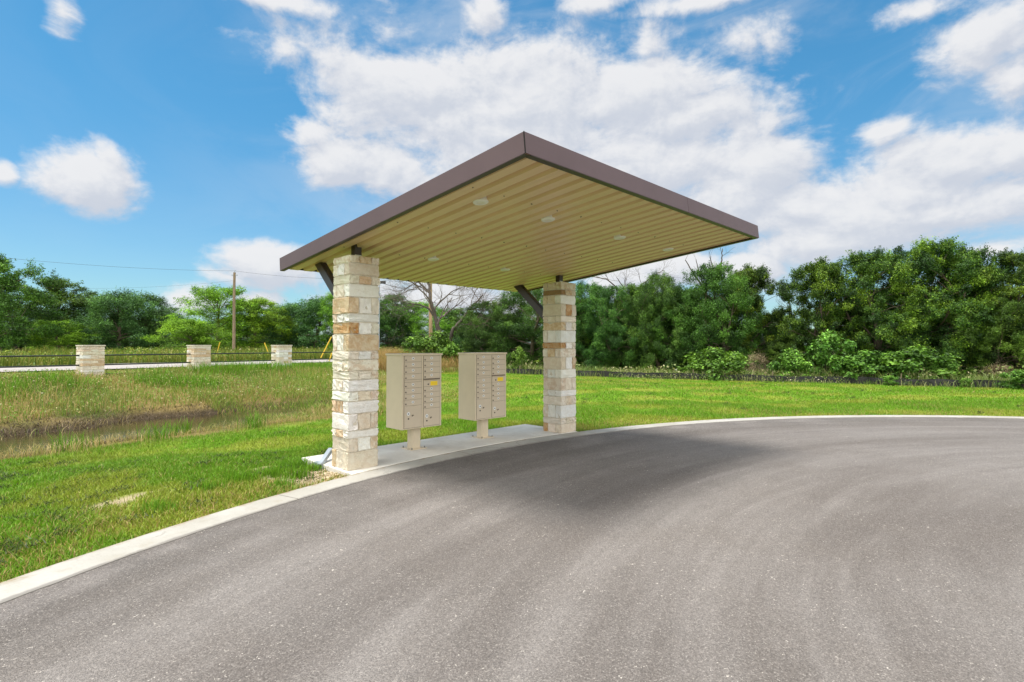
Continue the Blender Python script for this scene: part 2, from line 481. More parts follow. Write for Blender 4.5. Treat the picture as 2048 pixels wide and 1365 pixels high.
# cul-de-sac asphalt disk, concrete ribbon curb
NA = 360
th = np.linspace(0, 2*PI, NA, endpoint=False)
def ring(r): return np.stack([RCX+r*np.cos(th), RCY+r*np.sin(th)], -1)
mb = MB()
rs = np.linspace(.5, R_IN+.01, 24)
V = [np.array([[RCX, RCY, 0.]])]
for r in rs: V.append(np.c_[ring(r), np.zeros(NA)])
k = np.arange(NA); kn = (k+1) % NA
T = np.stack([np.zeros(NA, int), 1+k, 1+kn], -1)
Q = [np.stack([1+i*NA+k, 1+(i+1)*NA+k, 1+(i+1)*NA+kn, 1+i*NA+kn], -1) for i in range(len(rs)-1)]
mb.add(np.vstack(V), np.vstack(Q), T)
tag(mb.build('road', M_ASPH), 'grey brown asphalt cul-de-sac', kind='structure')
mb = MB()
NC = 900
thc = np.linspace(0, 2*PI, NC, endpoint=False)
rng = np.random.default_rng(3)
wob_i = np.convolve(rng.normal(size=NC+20), np.ones(5)/5, 'same')[10:-10]*.012
prof = [(R_IN, -.14, 1), (R_IN, .006, 1), (R_IN+.015, .012, 1), (R_OUT-.015, .014, 0), (R_OUT, .006, 0), (R_OUT, -.16, 0)]
V = np.vstack([np.stack([RCX+(r+(wob_i if q else 0))*np.cos(thc), RCY+(r+(wob_i if q else 0))*np.sin(thc), np.full(NC, z)], -1) for r, z, q in prof])
k = np.arange(NC); kn = (k+1) % NC
Q = np.vstack([np.stack([i*NC+k, (i+1)*NC+k, (i+1)*NC+kn, i*NC+kn], -1) for i in range(len(prof)-1)])
mb.add(V, Q, None, 0, (.60, .59, .565, 1))
tag(mb.build('curb', M_CURB), 'pale concrete ribbon curb round the cul-de-sac', kind='structure')

# mailbox pad
mb = MB()
xs = np.linspace(-.28, 4.62, 40)
yf = RCY + np.sqrt((R_OUT+.004)**2-(xs-RCX)**2)
top = .018
V = []
for i, x in enumerate(xs):
    V += [(x, yf[i], -.18), (x, yf[i], top-.006), (x, yf[i]+.008, top), (x, 1.082, top), (x, 1.09, top-.008), (x, 1.09, -.3)]
Q = []
for i in range(len(xs)-1):
    for j in range(5): Q.append([i*6+j, (i+1)*6+j, (i+1)*6+j+1, i*6+j+1])
Q.append([0, 1, 4, 5]); Q.append([1, 2, 3, 4])
e = (len(xs)-1)*6
Q.append([e+5, e+4, e+1, e]); Q.append([e+4, e+3, e+2, e+1])
mb.add(V, Q, None, 0, (1.22, 1.22, 1.24, 1))
tag(mb.build('pavement', M_CONC), 'grey concrete pad under the mailboxes', kind='structure')

# far road, pond
mb = MB()
ts = np.linspace(-260, 190, 120)
V = []
for t_ in ts:
    for n_ in (3.7, 7, 10.3):
        x, y = from_tn(t_, n_); V.append((x, y, float(ground_z(np.array(x), np.array(y)))+.05))
Q = [[i*3+j, i*3+j+1, i*3+j+4, i*3+j+3] for i in range(len(ts)-1) for j in range(2)]
mb.add(V, Q)
tag(mb.build('far_road', M_CHIP), 'pale chip sealed road beyond the fence', kind='structure')
mb = MB()
pts = [from_tn(t_, n_) for t_, n_ in ((-70, -13.5), (5, -13.5), (5, -5.5), (-70, -5.5))]
mb.add([(x, y, -.765) for x, y in pts], [[0, 1, 2, 3]])
tag(mb.build('water', M_WATER), 'murky brown water in the ditch', kind='structure')

# ------------------------------------------------------------------ stone masonry
SC = {'W': (.82, .81, .78), 'C': (.80, .75, .65), 'B': (.745, .67, .55), 'T': (.69, .565, .40), 'R': (.56, .40, .235), 'D': (.31, .22, .13)}
def stone(mb, lo, hi, code, rng, rough=.0075):
    b = bmesh.new()
    bmesh.ops.create_cube(b, size=1)
    lo = np.array(lo); hi = np.array(hi)
    for v in b.verts:
        v.co = Vector([(lo[i]+hi[i])/2 + v.co[i]*(hi[i]-lo[i]) for i in range(3)])
    bmesh.ops.bevel(b, geom=list(b.edges), offset=min(.012, (hi[2]-lo[2])*.15), segments=2, affect='EDGES', profile=.6)
    bmesh.ops.subdivide_edges(b, edges=[e for e in b.edges if e.calc_length() > .05], cuts=2, use_grid_fill=True)
    c = Vector((lo+hi)/2)
    for v in b.verts:
        d = (v.co-c); d.z *= .3
        v.co += d.normalized()*rng.normal()*rough + Vector((0, 0, rng.normal()*.0015))
    col = np.array(SC[code])*rng.uniform(.93, 1.07)*(1+rng.normal(size=3)*.015)
    stain = {'W': .0, 'C': .12, 'B': .15, 'T': .45, 'R': .9, 'D': .35}[code]
    if code in 'CB' and rng.random() < .25: stain = .4
    mb.bm(b, 0, (*col, 1-stain), False)
def masonry(w, h, courses, rng, T=.15, gap=.012, base=0.0):
    """courses from the top down: (kind, height weight, full, middle, far)"""
    mb = MB()
    tot = sum(c[1] for c in courses); z = base+h; a = w/2
    for kind, hw, cf, cm, cr in courses:
        hh = h*hw/tot; z0, z1 = z-hh+gap/2, z-gap/2; z -= hh
        j = lambda: rng.normal()*.004
        def put(x0, x1, y0, y1, code):
            if kind == 'L': x0, x1, y0, y1 = y0, y1, x0, x1
            stone(mb, (x0, y0, z0), (x1, y1, z1), code, rng)
        g = gap/2
        put(-a, a, -a+j(), -a+T-g, cf)                 # full stone on the seen face (front for F, left for L)
        put(-a, a, a-T*.8+g, a+j(), cr)                # opposite face
        put(-a+j(), -a+T-g, -a+T+g, a-T*.8-g, cm)      # middle stones
        put(a-T+g, a+j(), -a+T+g, a-T*.8-g, rng.choice(list('WCCT')))
    return mb
def mortar_core(w, h, base=0.0, inset=.011):
    m = MB(); a = w/2-inset
    m.box((-a, -a, base), (a, a, base+h-.006)); return m

# ------------------------------------------------------------------ shelter
SH = thing('mail_shelter', 'brown edged cantilever shelter roof on two limestone pillars over the mailboxes', 'shelter')
P1 = [('L', 45, 'C', 'T', 'C'), ('F', 70, 'B', 'W', 'C'), ('L', 50, 'C', 'T', 'C'), ('F', 75, 'W', 'C', 'C'), ('L', 95, 'T', 'W', 'C'), ('F', 50, 'W', 'W', 'C'),
      ('L', 68, 'R', 'W', 'C'), ('F', 97, 'T', 'W', 'C'), ('L', 50, 'C', 'W', 'C'), ('F', 65, 'C', 'C', 'C'), ('L', 48, 'C', 'C', 'C'), ('F', 67, 'W', 'C', 'W'),
      ('L', 55, 'W', 'B', 'C'), ('F', 70, 'W', 'T', 'T'), ('L', 95, 'W', 'B', 'C'), ('F', 45, 'W', 'T', 'C'), ('L', 75, 'B', 'W', 'B'), ('F', 105, 'B', 'C', 'T')]
P2 = [('F', 63, 'B', 'B', 'B'), ('L', 45, 'D', 'T', 'B'), ('F', 72, 'W', 'B', 'B'), ('L', 95, 'B', 'R', 'C'), ('F', 50, 'C', 'C', 'C'), ('L', 67, 'T', 'W', 'C'),
      ('F', 98, 'W', 'W', 'C'), ('L', 50, 'R', 'W', 'C'), ('F', 67, 'C', 'T', 'C'), ('L', 98, 'B', 'W', 'T'), ('F', 70, 'W', 'W', 'C'), ('L', 97, 'B', 'C', 'C'),
      ('F', 50, 'W', 'W', 'C'), ('L', 70, 'C', 'B', 'C'), ('F', 103, 'W', 'W', 'C'), ('L', 45, 'C', 'B', 'C'), ('F', 73, 'B', 'C', 'R')]
PW, PH, X2 = .46, 2.938, 4.44
rng = np.random.default_rng(11)
for px, crs, py in ((0, P1, 0), (X2, P2, -.03)):
    o = masonry(PW, PH, crs, rng, base=.012).build('pillar', M_STONE, SH, (px, py, 0))
    mortar_core(PW, PH, -.05).build('mortar', M_MORTAR, o)
    m = MB(); m.box((-.055, -.055, PH-.05), (.055, .055, 3.14), .006); m.build('steel_post', M_DARKTRIM, o)
    m = MB(); m.box((-.075, -.075, PH-.01), (.075, .075, PH+.012), .002)
    m.box((-.057, -.0575, PH+.012), (.045, -.0555, PH+.05), 0); m.build('post_plate', M_PLATE, o)
# roof frame: s runs back along the slope from the front edge, h is normal to it
RX0, RX1, RY0, RZ0, RY1, RZ1, FH = -.376, 5.058, -3.662, 3.429, 1.676, 2.895, .208
SL = math.atan2(RZ0-RZ1, RY1-RY0); SLEN = math.hypot(RY1-RY0, RZ0-RZ1)
MR = Matrix.Translation((0, RY0, RZ0)) @ Matrix.Rotation(-SL, 4, 'X')
def rp(x, s, h): return MR @ Vector((x, s, h))
# corrugated panel, ribs run down the slope
mb = MB()
pitch = .2286; px = RX0+.02; prof = []
off = .115
x = RX0+.02-off
H0 = .030
while x < RX1+.3:
    for dx, h in ((0, 0), (.135, 0), (.152, .046), (.2116, .046)):
        if RX0+.01 <= x+dx <= RX1-.01: prof.append((x+dx, h))
    x += pitch
prof = [(RX0+.01, .0)]+prof+[(RX1-.01, .0)]
NS = 14
sv = np.linspace(.02, SLEN-.01, NS)
V = []; 
for (xx, h) in prof:
    for s_ in sv: V.append(rp(xx, s_, h+H0)[:])
Q = [[i*NS+j, i*NS+j+1, (i+1)*NS+j+1, (i+1)*NS+j] for i in range(len(prof)-1) for j in range(NS-1)]
mb.add(V, Q)
# screws in the soffit
scr = mb; rng = np.random.default_rng(4)
for s_ in (.95, 2.35, 3.7):
    for i in range(1, 22, 2):
        xx = RX0+.02-off+pitch*i+.064
        if RX0+.1 < xx < RX1-.1:
            p = rp(xx, s_+rng.normal()*.01, H0); q = rp(xx, s_, H0-.008)
            scr.cyl(p, q, .007, .006, 6, 1)
soff = mb.build('soffit_panel', [M_SOFFIT, M_DARKTRIM], SH)
# covering above
mb = MB(); mb.box((RX0+.012, .012, .10), (RX1-.012, SLEN+.02, .196), 0, M=MR); mb.build('roof_deck', M_GALV, SH)
# eave closure strip behind the ribs at the low edge
mb = MB(); mb.box((RX0+.02, SLEN-.004, .042), (RX1-.02, SLEN+.02, .10), 0, M=MR); mb.build('eave_trim', M_DARKTRIM, SH)
SEAM = 2.688
def fascia(lo, hi, parent=None, side=None):
    m = MB()
    m.box(lo, hi, .003, M=MR); return m
lipw = .055; th_ = .012
fl = fascia((RX0-th_, .0, .004), (RX0, SLEN+.03, FH)).build('fascia', M_FASCIA, SH)
m = MB(); m.box((RX0-th_+.002, .004, 0), (RX0+lipw, SLEN+.028, .0035), 0, M=MR); m.build('drip_lip', M_DARKTRIM, fl)
fr = fascia((RX1, .0, .004), (RX1+th_, SLEN+.03, FH)).build('fascia', M_FASCIA, SH)
m = MB(); m.box((RX1-lipw, .004, 0), (RX1+th_-.002, SLEN+.028, .0035), 0, M=MR); m.build('drip_lip', M_DARKTRIM, fr)
for a, b in ((RX0-th_+.006, SEAM-.003), (SEAM+.003, RX1+th_)):
    ff = fascia((a, -th_, .004), (b, -.0005, FH)).build('fascia', M_FASCIA, SH)
    m = MB(); m.box((max(a, RX0+lipw+.001) if a < 0 else a+.002, -th_+.003, 0), (min(b, RX1-lipw-.001), lipw, .0035), 0, M=MR); m.build('drip_lip', M_DARKTRIM, ff)
m = MB(); m.box((SEAM-.01, -.0045, .006), (SEAM+.01, -.001, FH-.004), 0, M=MR); m.build('seam_backing', M_GAP, SH)
m = MB(); m.box((RX0-th_-.001, -th_-.001, .002), (RX0-th_+.0055, -.004, FH+.001), 0, M=MR); m.build('corner_joint', M_GAP, SH)
# braces behind the pillars
for bx in (0, X2):
    m = MB()
    y0, z0 = .215, 2.20; y1, z1 = 1.24, 3.10
    L_ = math.hypot(y1-y0, z1-z0); an = math.atan2(z1-z0, y1-y0)
    Mx = Matrix.Translation((bx, y0, z0)) @ Matrix.Rotation(an, 4, 'X')
    # trimmed to the soffit plane and to the pillar back
    b = bmesh.new(); bmesh.ops.create_cube(b, size=1)
    for v in b.verts: v.co = Vector((v.co.x*.105, v.co.y*(L_+.5)+L_/2, v.co.z*.155+.0))
    bmesh.ops.bevel(b, geom=[e for e in b.edges if abs((e.verts[0].co-e.verts[1].co).y) > .5], offset=.012, segments=2, affect='EDGES')
    b.transform(Mx)
    n_ = (MR.to_3x3() @ Vector((0, 0, 1)))
    for pco, pno in ((rp(0, 0, H0+.004), n_), (Vector((0, .224 if bx == 0 else .19, 0)), Vector((0, -1, 0)))):
        r = bmesh.ops.bisect_plane(b, geom=list(b.verts)+list(b.edges)+list(b.faces), plane_co=pco, plane_no=pno, clear_outer=True)
        bmesh.ops.holes_fill(b, edges=[e for e in b.edges if e.is_boundary])
    m.bm(b); m.build('brace', M_DARKTRIM, SH)
# recessed downlights
for lx, ly in ((.19, -2.43), (1.37, -2.41), (3.02, -2.40), (4.45, -2.41), (1.36, .01), (3.01, .05)):
    s_ = (ly-RY0)/math.cos(SL)
    m = MB(); n = 28
    ringr = [(.045, -.002), (.082, -.002), (.090, .006), (.090, .05)]
    V = [rp(lx+r*math.cos(2*PI*i/n), s_+r*math.sin(2*PI*i/n), H0+h-.012)[:] for r, h in ringr for i in range(n)]
    Q = [[j*n+i, j*n+(i+1) % n, (j+1)*n+(i+1) % n, (j+1)*n+i] for j in range(3) for i in range(n)]
    m.add(V, Q, smooth=False)
    o = m.build('downlight', M_LIGHTW, SH)
    m = MB(); V = [rp(lx, s_, H0-.008)[:]]+[rp(lx+.05*math.cos(2*PI*i/n), s_+.05*math.sin(2*PI*i/n), H0-.011)[:] for i in range(n)]
    m.add(V, None, [[0, 1+i, 1+(i+1) % n] for i in range(n)]); m.build('lens', M_LENS, o)
# downspout elbow by the left pillar
ds = MB()
ds.box((-.325, .40, -.05), (-.245, .56, .05), .008, M=Matrix.Translation((-.285, .48, 0)) @ Matrix.Rotation(.35, 4, 'Z') @ Matrix.Translation((.285, -.48, 0)))
b = bmesh.new(); bmesh.ops.create_cube(b, size=1)
for v in b.verts: v.co = Vector((v.co.x*.07, v.co.y*.40, v.co.z*.06))
bmesh.ops.bevel(b, geom=list(b.edges), offset=.006, segments=1, affect='EDGES')
b.transform(Matrix.Translation((-.17, .54, .085)) @ Matrix.Rotation(-.9, 4, 'Z') @ Matrix.Rotation(.42, 4, 'X'))
ds.bm(b)
ds.build('downspout_elbow', M_GREY, SH)

# ------------------------------------------------------------------ mailboxes
def door_mb(w, h):
    m = MB(); m.box((-w/2, -.004, -h/2), (w/2, .006, h/2), .0022); return m
def disc(m, x, z, y0, y1, rx, rz, n=18, mm=0):
    V = [(x+rx*math.cos(2*PI*i/n), y0, z+rz*math.sin(2*PI*i/n)) for i in range(n)] + [(x+rx*.94*math.cos(2*PI*i/n), y1, z+rz*.94*math.sin(2*PI*i/n)) for i in range(n)] + [(x, y1, z)]
    Q = [[i, (i+1) % n, n+(i+1) % n, n+i] for i in range(n)]
    m.add(V, Q, [[2*n, n+i, n+(i+1) % n] for i in range(n)], mm)
    return m
def make_mailbox(loc, label):
    t = thing('cluster_mailbox', label, 'mailbox', loc, 0, 'cluster mailboxes under the shelter')
    W2, D2, ZB, ZT = .3875, .2285, .375, 1.545
    m = MB(); m.box((-W2, -D2, ZB), (W2, D2, ZT), .006, seg=2)
    cab = m.build('cabinet', M_BOX, t)
    m = MB(); m.box((-W2-.013, -D2-.016, ZT), (W2+.013, D2+.013, ZT+.032), .006, seg=2); m.build('roof_cap', M_BOX, t)
    F = -D2
    LX0, LX1, RX_0, RX_1 = -.352, -.022, .018, .352
    # dark recess behind the doors gives the seams
    m = MB(); m.box((-.357, F-.002, ZB+.018), (-.017, F+.01, ZT-.004), 0); m.box((.013, F-.002, ZB+.018), (.357, F+.01, ZT-.004), 0)
    m.build('door_recess', M_SEAM, cab)
    proto = {}
    def door(name, x0, x1, z0, z1):
        key = (name, round(x1-x0, 3), round(z1-z0, 3)); g = .0018
        if key in proto: o = bpy.data.objects.new(name, proto[key]); COL.objects.link(o); o.parent = t
        else:
            o = door_mb(x1-x0-2*g, z1-z0-2*g).build(name, M_BOXD, t); proto[key] = o.data
        o.location = ((x0+x1)/2, F-.004, (z0+z1)/2)
        return o
    def child(name, key, mk, mat, parent, loc):
        if key in proto: o = bpy.data.objects.new(name, proto[key]); COL.objects.link(o); o.parent = parent
        else:
            o = mk().build(name, mat, parent); proto[key] = o.data
        o.location = loc
        return o
    lockf = lambda: disc(disc(MB(), 0, 0, -.002, -.012, .0125, .0125), 0, 0, -.012, -.015, .006, .006)
    def decalf():
        m = MB(); disc(m, 0, 0, -.003, -.0055, .026, .020, 22, 0)
        m.box((-.011, -.0065, -.008), (-.001, -.0055, .008), 0, 1); m.box((.002, -.0065, -.008), (.010, -.0055, .008), 0, 1); return m
    rows_l = [(1.5405-.0945*i, 1.5405-.0945*(i+1)) for i in range(4)]
    zl = rows_l[-1][1]-.038
    rows_l2 = [(zl-.0935*i, zl-.0935*(i+1)) for i in range(4)]
    zr = [(1.5405-.0935*i, 1.5405-.0935*(i+1)) for i in range(4)]
    zo = zr[-1][1]-.030
    out = (zo, zo-.100)
    zr2 = [(out[1]-.0885*i, out[1]-.0885*(i+1)) for i in range(4)]
    for col, (x0, x1), rows in (('l', (LX0, LX1), rows_l+rows_l2), ('r', (RX_0, RX_1), zr+zr2)):
        for z1, z0 in rows:
            d = door('mailbox_door', x0, x1, z0, z1)
            w = x1-x0
            child('lock', 'lock', lockf, M_LOCK, d, (-w/2+.028, 0, -.018))
            child('number_decal', 'dec', decalf, [M_DECAL, M_INK], d, (w*.0 if col == 'l' else w*-.02, -.001, .008))
    door('blank_panel', LX0, LX1, zl, rows_l[-1][1])
    # outgoing mail compartment
    d = door('outgoing_door', RX_0, RX_1, out[1], out[0]); 
    m = MB(); m.box((-.03, -.0065, -.036), (.112, -.004, .034), .001); 
    for k in (-.016, .002): m.box((-.015, -.0075, k), (.095, -.0065, k+.003), 0, 1)
    m.build('yellow_decal', [M_YELLOW, M_AMBER], d)
    m = MB(); disc(m, -.075, -.012, -.002, -.012, .012, .012); m.build('lock', M_INK, d)
    m = MB(); m.box((RX_0+.005, F-.006, zo+.004), (RX_1-.005, F-.0025, zr[-1][1]-.003), 0, 0)
    sl = m.build('mail_slot', M_SEAM, t)
    m = MB(); m.box((RX_0+.004, F-.022, zo-.001), (RX_1-.004, F-.003, zo+.0075), .002)
    m.build('slot_lip', M_BOX, sl)
    # parcel lockers
    for x0, x1, z1, dx, dz in ((LX0, LX1, rows_l2[-1][1], -.085, .05), (RX_0, RX_1, zr2[-1][1], -.10, .02)):
        d = door('parcel_door', x0, x1, ZB+.022, z1)
        m = MB(); disc(m, dx, dz, -.003, -.006, .03, .03, 20, 0); disc(m, dx, dz, -.006, -.012, .010, .010, 12, 1)
        m.build('locker_decal', [M_DECAL, M_INK], d)
        m = MB(); m.box((dx+.06, -.016, dz-.040), (dx+.095, -.004, dz-.022), .004, M=Matrix.Translation((dx+.078, 0, dz-.03)) @ Matrix.Rotation(-.5, 4, 'Y') @ Matrix.Translation((-dx-.078, 0, -dz+.03)))
        m.build('key_handle', M_LOCK, d)
        m = MB(); disc(m, dx, dz-.078, -.003, -.010, .012, .012); m.build('lock', M_INK, d)
    # pedestal
    m = MB(); a, c = .088, .030; pts = [(-a+c, -a), (a-c, -a), (a, -a+c), (a, a-c), (a-c, a), (-a+c, a), (-a, a-c), (-a, -a+c)]
    V = [(x, y, z) for z in (.026, ZB+.004) for x, y in pts]
    m.add(V, [[i, (i+1) % 8, 8+(i+1) % 8, 8+i] for i in range(8)])
    ped = m.build('pedestal', M_BOX, t)
    m = MB(); m.box((-.155, -.155, .018), (.155, .155, .029), .003); bp = m.build('base_plate', M_BOX, ped)
    for sx in (-1, 1):
        for sy in (-1, 1):
            m = MB(); m.cyl((0, 0, .028), (0, 0, .040), .014, .013, 6, smooth=False); m.cyl((0, 0, .04), (0, 0, .056), .007, n=8)
            m.build('bolt', M_BOLT, bp, (sx*.125, sy*.125, 0))
    return t
make_mailbox((1.352, .51, 0), 'tan cluster mailbox on a pedestal, nearer the rust banded left pillar')
make_mailbox((2.871, .51, 0), 'tan cluster mailbox on a pedestal, farther one in the middle of the pad')

# ------------------------------------------------------------------ stone pier fence
rng = np.random.default_rng(21)
fang = math.atan2(FT[0]*RT[1]+FT[1]*FW[1], FT[0]*RT[0]+FT[1]*FW[0])
GP = 'stone piers along the pipe fence'
pier_lab = ['stone fence pier left of the others, beside the open ditch', 'stone fence pier in the middle, left of the utility pole',
            'stone fence pier standing close to the left shelter pillar', 'stone fence pier hidden behind the left shelter pillar']
pier_t = [0, 4.34, 8.69, 13.03]
fence_z = []
for i, t_ in enumerate(pier_t):
    x, y = from_tn(t_, 0); z = float(ground_z(np.array(x), np.array(y)))
    zb = min(z, .45)-.15
    p = thing('stone_pier', pier_lab[i], 'fence pier', (x, y, 0), fang, GP)
    crs = []
    for k in range(12):
        crs.append((('F', 'L')[k % 2], rng.uniform(.7, 1.3), *rng.choice(list('WCCCBTC'), 3)))
    o = masonry(.76, 1.66-zb, crs, rng, T=.28, base=zb, gap=.010).build('stonework', M_STONE, p)
    mortar_core(.76, 1.66-zb, zb-.1).build('mortar', M_MORTAR, o)
    m = MB(); m.box((-.405, -.405, 1.66), (.405, .405, 1.71), .006); m.build('cap', M_CAP, p)
bays = [(-9, 0, 'three rail dark pipe fence running out of the left edge of the picture'), (0, 4.34, 'three rail dark pipe fence between the leftmost and middle stone piers'),
        (4.34, 8.69, 'three rail dark pipe fence in front of the utility pole'), (8.69, 13.03, 'three rail dark pipe fence disappearing behind the left shelter pillar')]
for a, b, lab in bays:
    p0 = from_tn(a+(.38 if a > -9 else 0), 0); p1 = from_tn(b-.38, 0)
    f = thing('pipe_fence', lab, 'fence', (*p0, 0), 0, 'pipe fence bays')
    for z in (1.28, .875, .47):
        m = MB(); dx, dy = p1[0]-p0[0], p1[1]-p0[1]; L_ = math.hypot(dx, dy); e = .05/L_
        m.cyl((-dx*e, -dy*e, z), (dx*(1+e), dy*(1+e), z), .03, n=8); m.build('rail', M_RAIL, f)

# ------------------------------------------------------------------ utility poles, wires, guys
def gz(x, y): return float(ground_z(np.array(float(x)), np.array(float(y))))
def pole(u, Z, vtop, r, label, tint, name='utility_pole', arm=True):
    x, y = world_at(u, Z); z = gz(x, y); zt = top_z(vtop, Z)
    p = thing(name, label, 'utility pole', (x, y, z))
    h = zt-z
    m = MB(); P = np.array([[0.02*math.sin(k), 0.01*k/6, -.4+(h+.4)*k/6] for k in range(7)]); m.tube(P, np.linspace(r, r*.75, 7), 12, 0, tint); m.build('shaft', M_WOOD, p)
    if arm:
        m = MB(); m.cyl((0, 0, h-.02), (0, 0, h+.12), .03, .02, 8); m.cyl((0, 0, h+.12), (0, 0, h+.22), .06, .04, 10); m.build('insulator', M_GREY, p)
        m = MB(); m.box((-.28, -.03, h-.28), (.28, .03, h-.20), .005, M=Matrix.Rotation(YAW-PI/2, 4, 'Z')); m.build('bracket', M_GREY, p)
    return (x, y, zt+.15)
wA = pole(467.5, 50, 545, .145, 'tall brown wooden utility pole behind the fence between two stone piers', (.30, .23, .165))
wB = pole(861, 52, 560, .19, 'tan wooden utility pole standing behind the bare forked tree', (.42, .31, .17))
x, y = world_at(758, 47); z = gz(x, y)
p = thing('steel_pole', 'slim grey steel pole just right of the left shelter pillar', 'pole', (x, y, z))
zt = top_z(556, 47)-z
m = MB(); m.cyl((0, 0, -.3), (0, 0, zt), .055, .045, 10); m.build('shaft', M_GREY, p)
m = MB(); m.box((-.1, -.08, zt-.5), (.55, .08, zt-.25), .03, M=Matrix.Rotation(YAW-PI/2, 4, 'Z')); m.build('weatherhead', M_WIRE, p)
wC = (x, y, z+zt-.35)
def wire(p, q, sag, r, label):
    m = MB(); k = np.linspace(0, 1, 40)[:, None]
    P = np.array(p)*(1-k)+np.array(q)*k; P[:, 2] -= (4*sag*k*(1-k))[:, 0]
    o = p
    m.tube(P-np.array(o), np.full(40, r), 5); ob = m.build('power_line', M_WIRE, None, o); tag(ob, label, 'power line', 'overhead power lines')
xl, yl = world_at(-30, 40); wire((xl, yl, top_z(512, 40)), wA, .25, .009, 'thin overhead wire from the left edge to the brown utility pole')
wire(wA, (wC[0], wC[1], wC[2]+.25), .25, .009, 'thin overhead wire from the brown pole towards the left shelter pillar')
wire(wC, (wB[0], wB[1], wB[2]-1.0), .3, .022, 'dark overhead cable between the steel pole and the tan pole')
xl, yl = world_at(-30, 48); wire((xl, yl, top_z(570, 48)), (wA[0], wA[1], wA[2]-.9), .5, .006, 'faint lower overhead wire crossing the trees at far left')
for u0, v0, u1, v1, Z, lab in ((440, 685, 434, 706, 45, 'short yellow guy wire cover left of the brown utility pole'), (529, 686, 539, 708, 45, 'short yellow guy wire cover leaning beside the third stone pier'),
                               (663, 674, 642, 712, 41, 'long slanting yellow guy wire cover beside the left shelter pillar'), (664, 706, 657, 724, 39, 'small yellow guy wire cover low beside the left shelter pillar')):
    x0, y0 = world_at(u0, Z); x1, y1 = world_at(u1, Z)
    m = MB(); m.cyl((0, 0, top_z(v1, Z)-.15), (x0-x1, y0-y1, top_z(v0, Z)), .045, n=8)
    o = m.build('guy_wire', M_GUY, None, (x1, y1, 0)); tag(o, lab, 'guy wire', 'yellow guy wire covers')

# ------------------------------------------------------------------ silt fence
SF = [(-4.2, 36.0), (-.45, 33.6), (3.5, 30.8), (7.1, 28.6), (10.2, 27.2), (12.65, 25.9), (16.5, 24.0), (20, 22.4), (26, 19.6)]
SFx = [(CAM[0]+X*RT[0]+Z*FW[0], CAM[1]+X*RT[1]+Z*FW[1]) for X, Z in SF]
t = thing('silt_fence', 'low black fabric silt fence along the foot of the trees', 'fence', (*SFx[0], 0))
rng = np.random.default_rng(8)
pts = []
for (a, b) in zip(SFx[:-1], SFx[1:]):
    for k in np.linspace(0, 1, 14)[:-1]: pts.append((a[0]*(1-k)+b[0]*k, a[1]*(1-k)+b[1]*k))
m = MB(); V = []
for i, (x, y) in enumerate(pts):
    z = gz(x, y); hgt = .36+.02*math.sin(i*.45)+rng.normal()*.012; w = rng.normal()*.02
    for q, k in ((0, -.1), (.5, .25), (1, 1.0)):
        V.append((x+w*k-SFx[0][0], y+w*k-SFx[0][1], z-.05+hgt*k))
    for k in (1.0, .25, -.1):
        V.append((x+w*k-SFx[0][0]+.006, y+w*k-SFx[0][1]+.006, z-.05+hgt*k))
Q = [[i*6+j, (i+1)*6+j, (i+1)*6+j+1, i*6+j+1] for i in range(len(pts)-1) for j in range(5)]
m.add(V, Q); m.build('fabric', M_SILT, t)
for i in range(0, len(pts), 16):
    x, y = pts[i]; z = gz(x, y); m = MB()
    m.box((-.02, -.02, -.1), (.02, .02, .52), .003, M=Matrix.Rotation(rng.normal()*.05, 4, 'X'), c=(.25, .2, .14, 1)); m.build('stake', M_WOOD, t, (x-SFx[0][0]+.03, y-SFx[0][1]+.03, z))

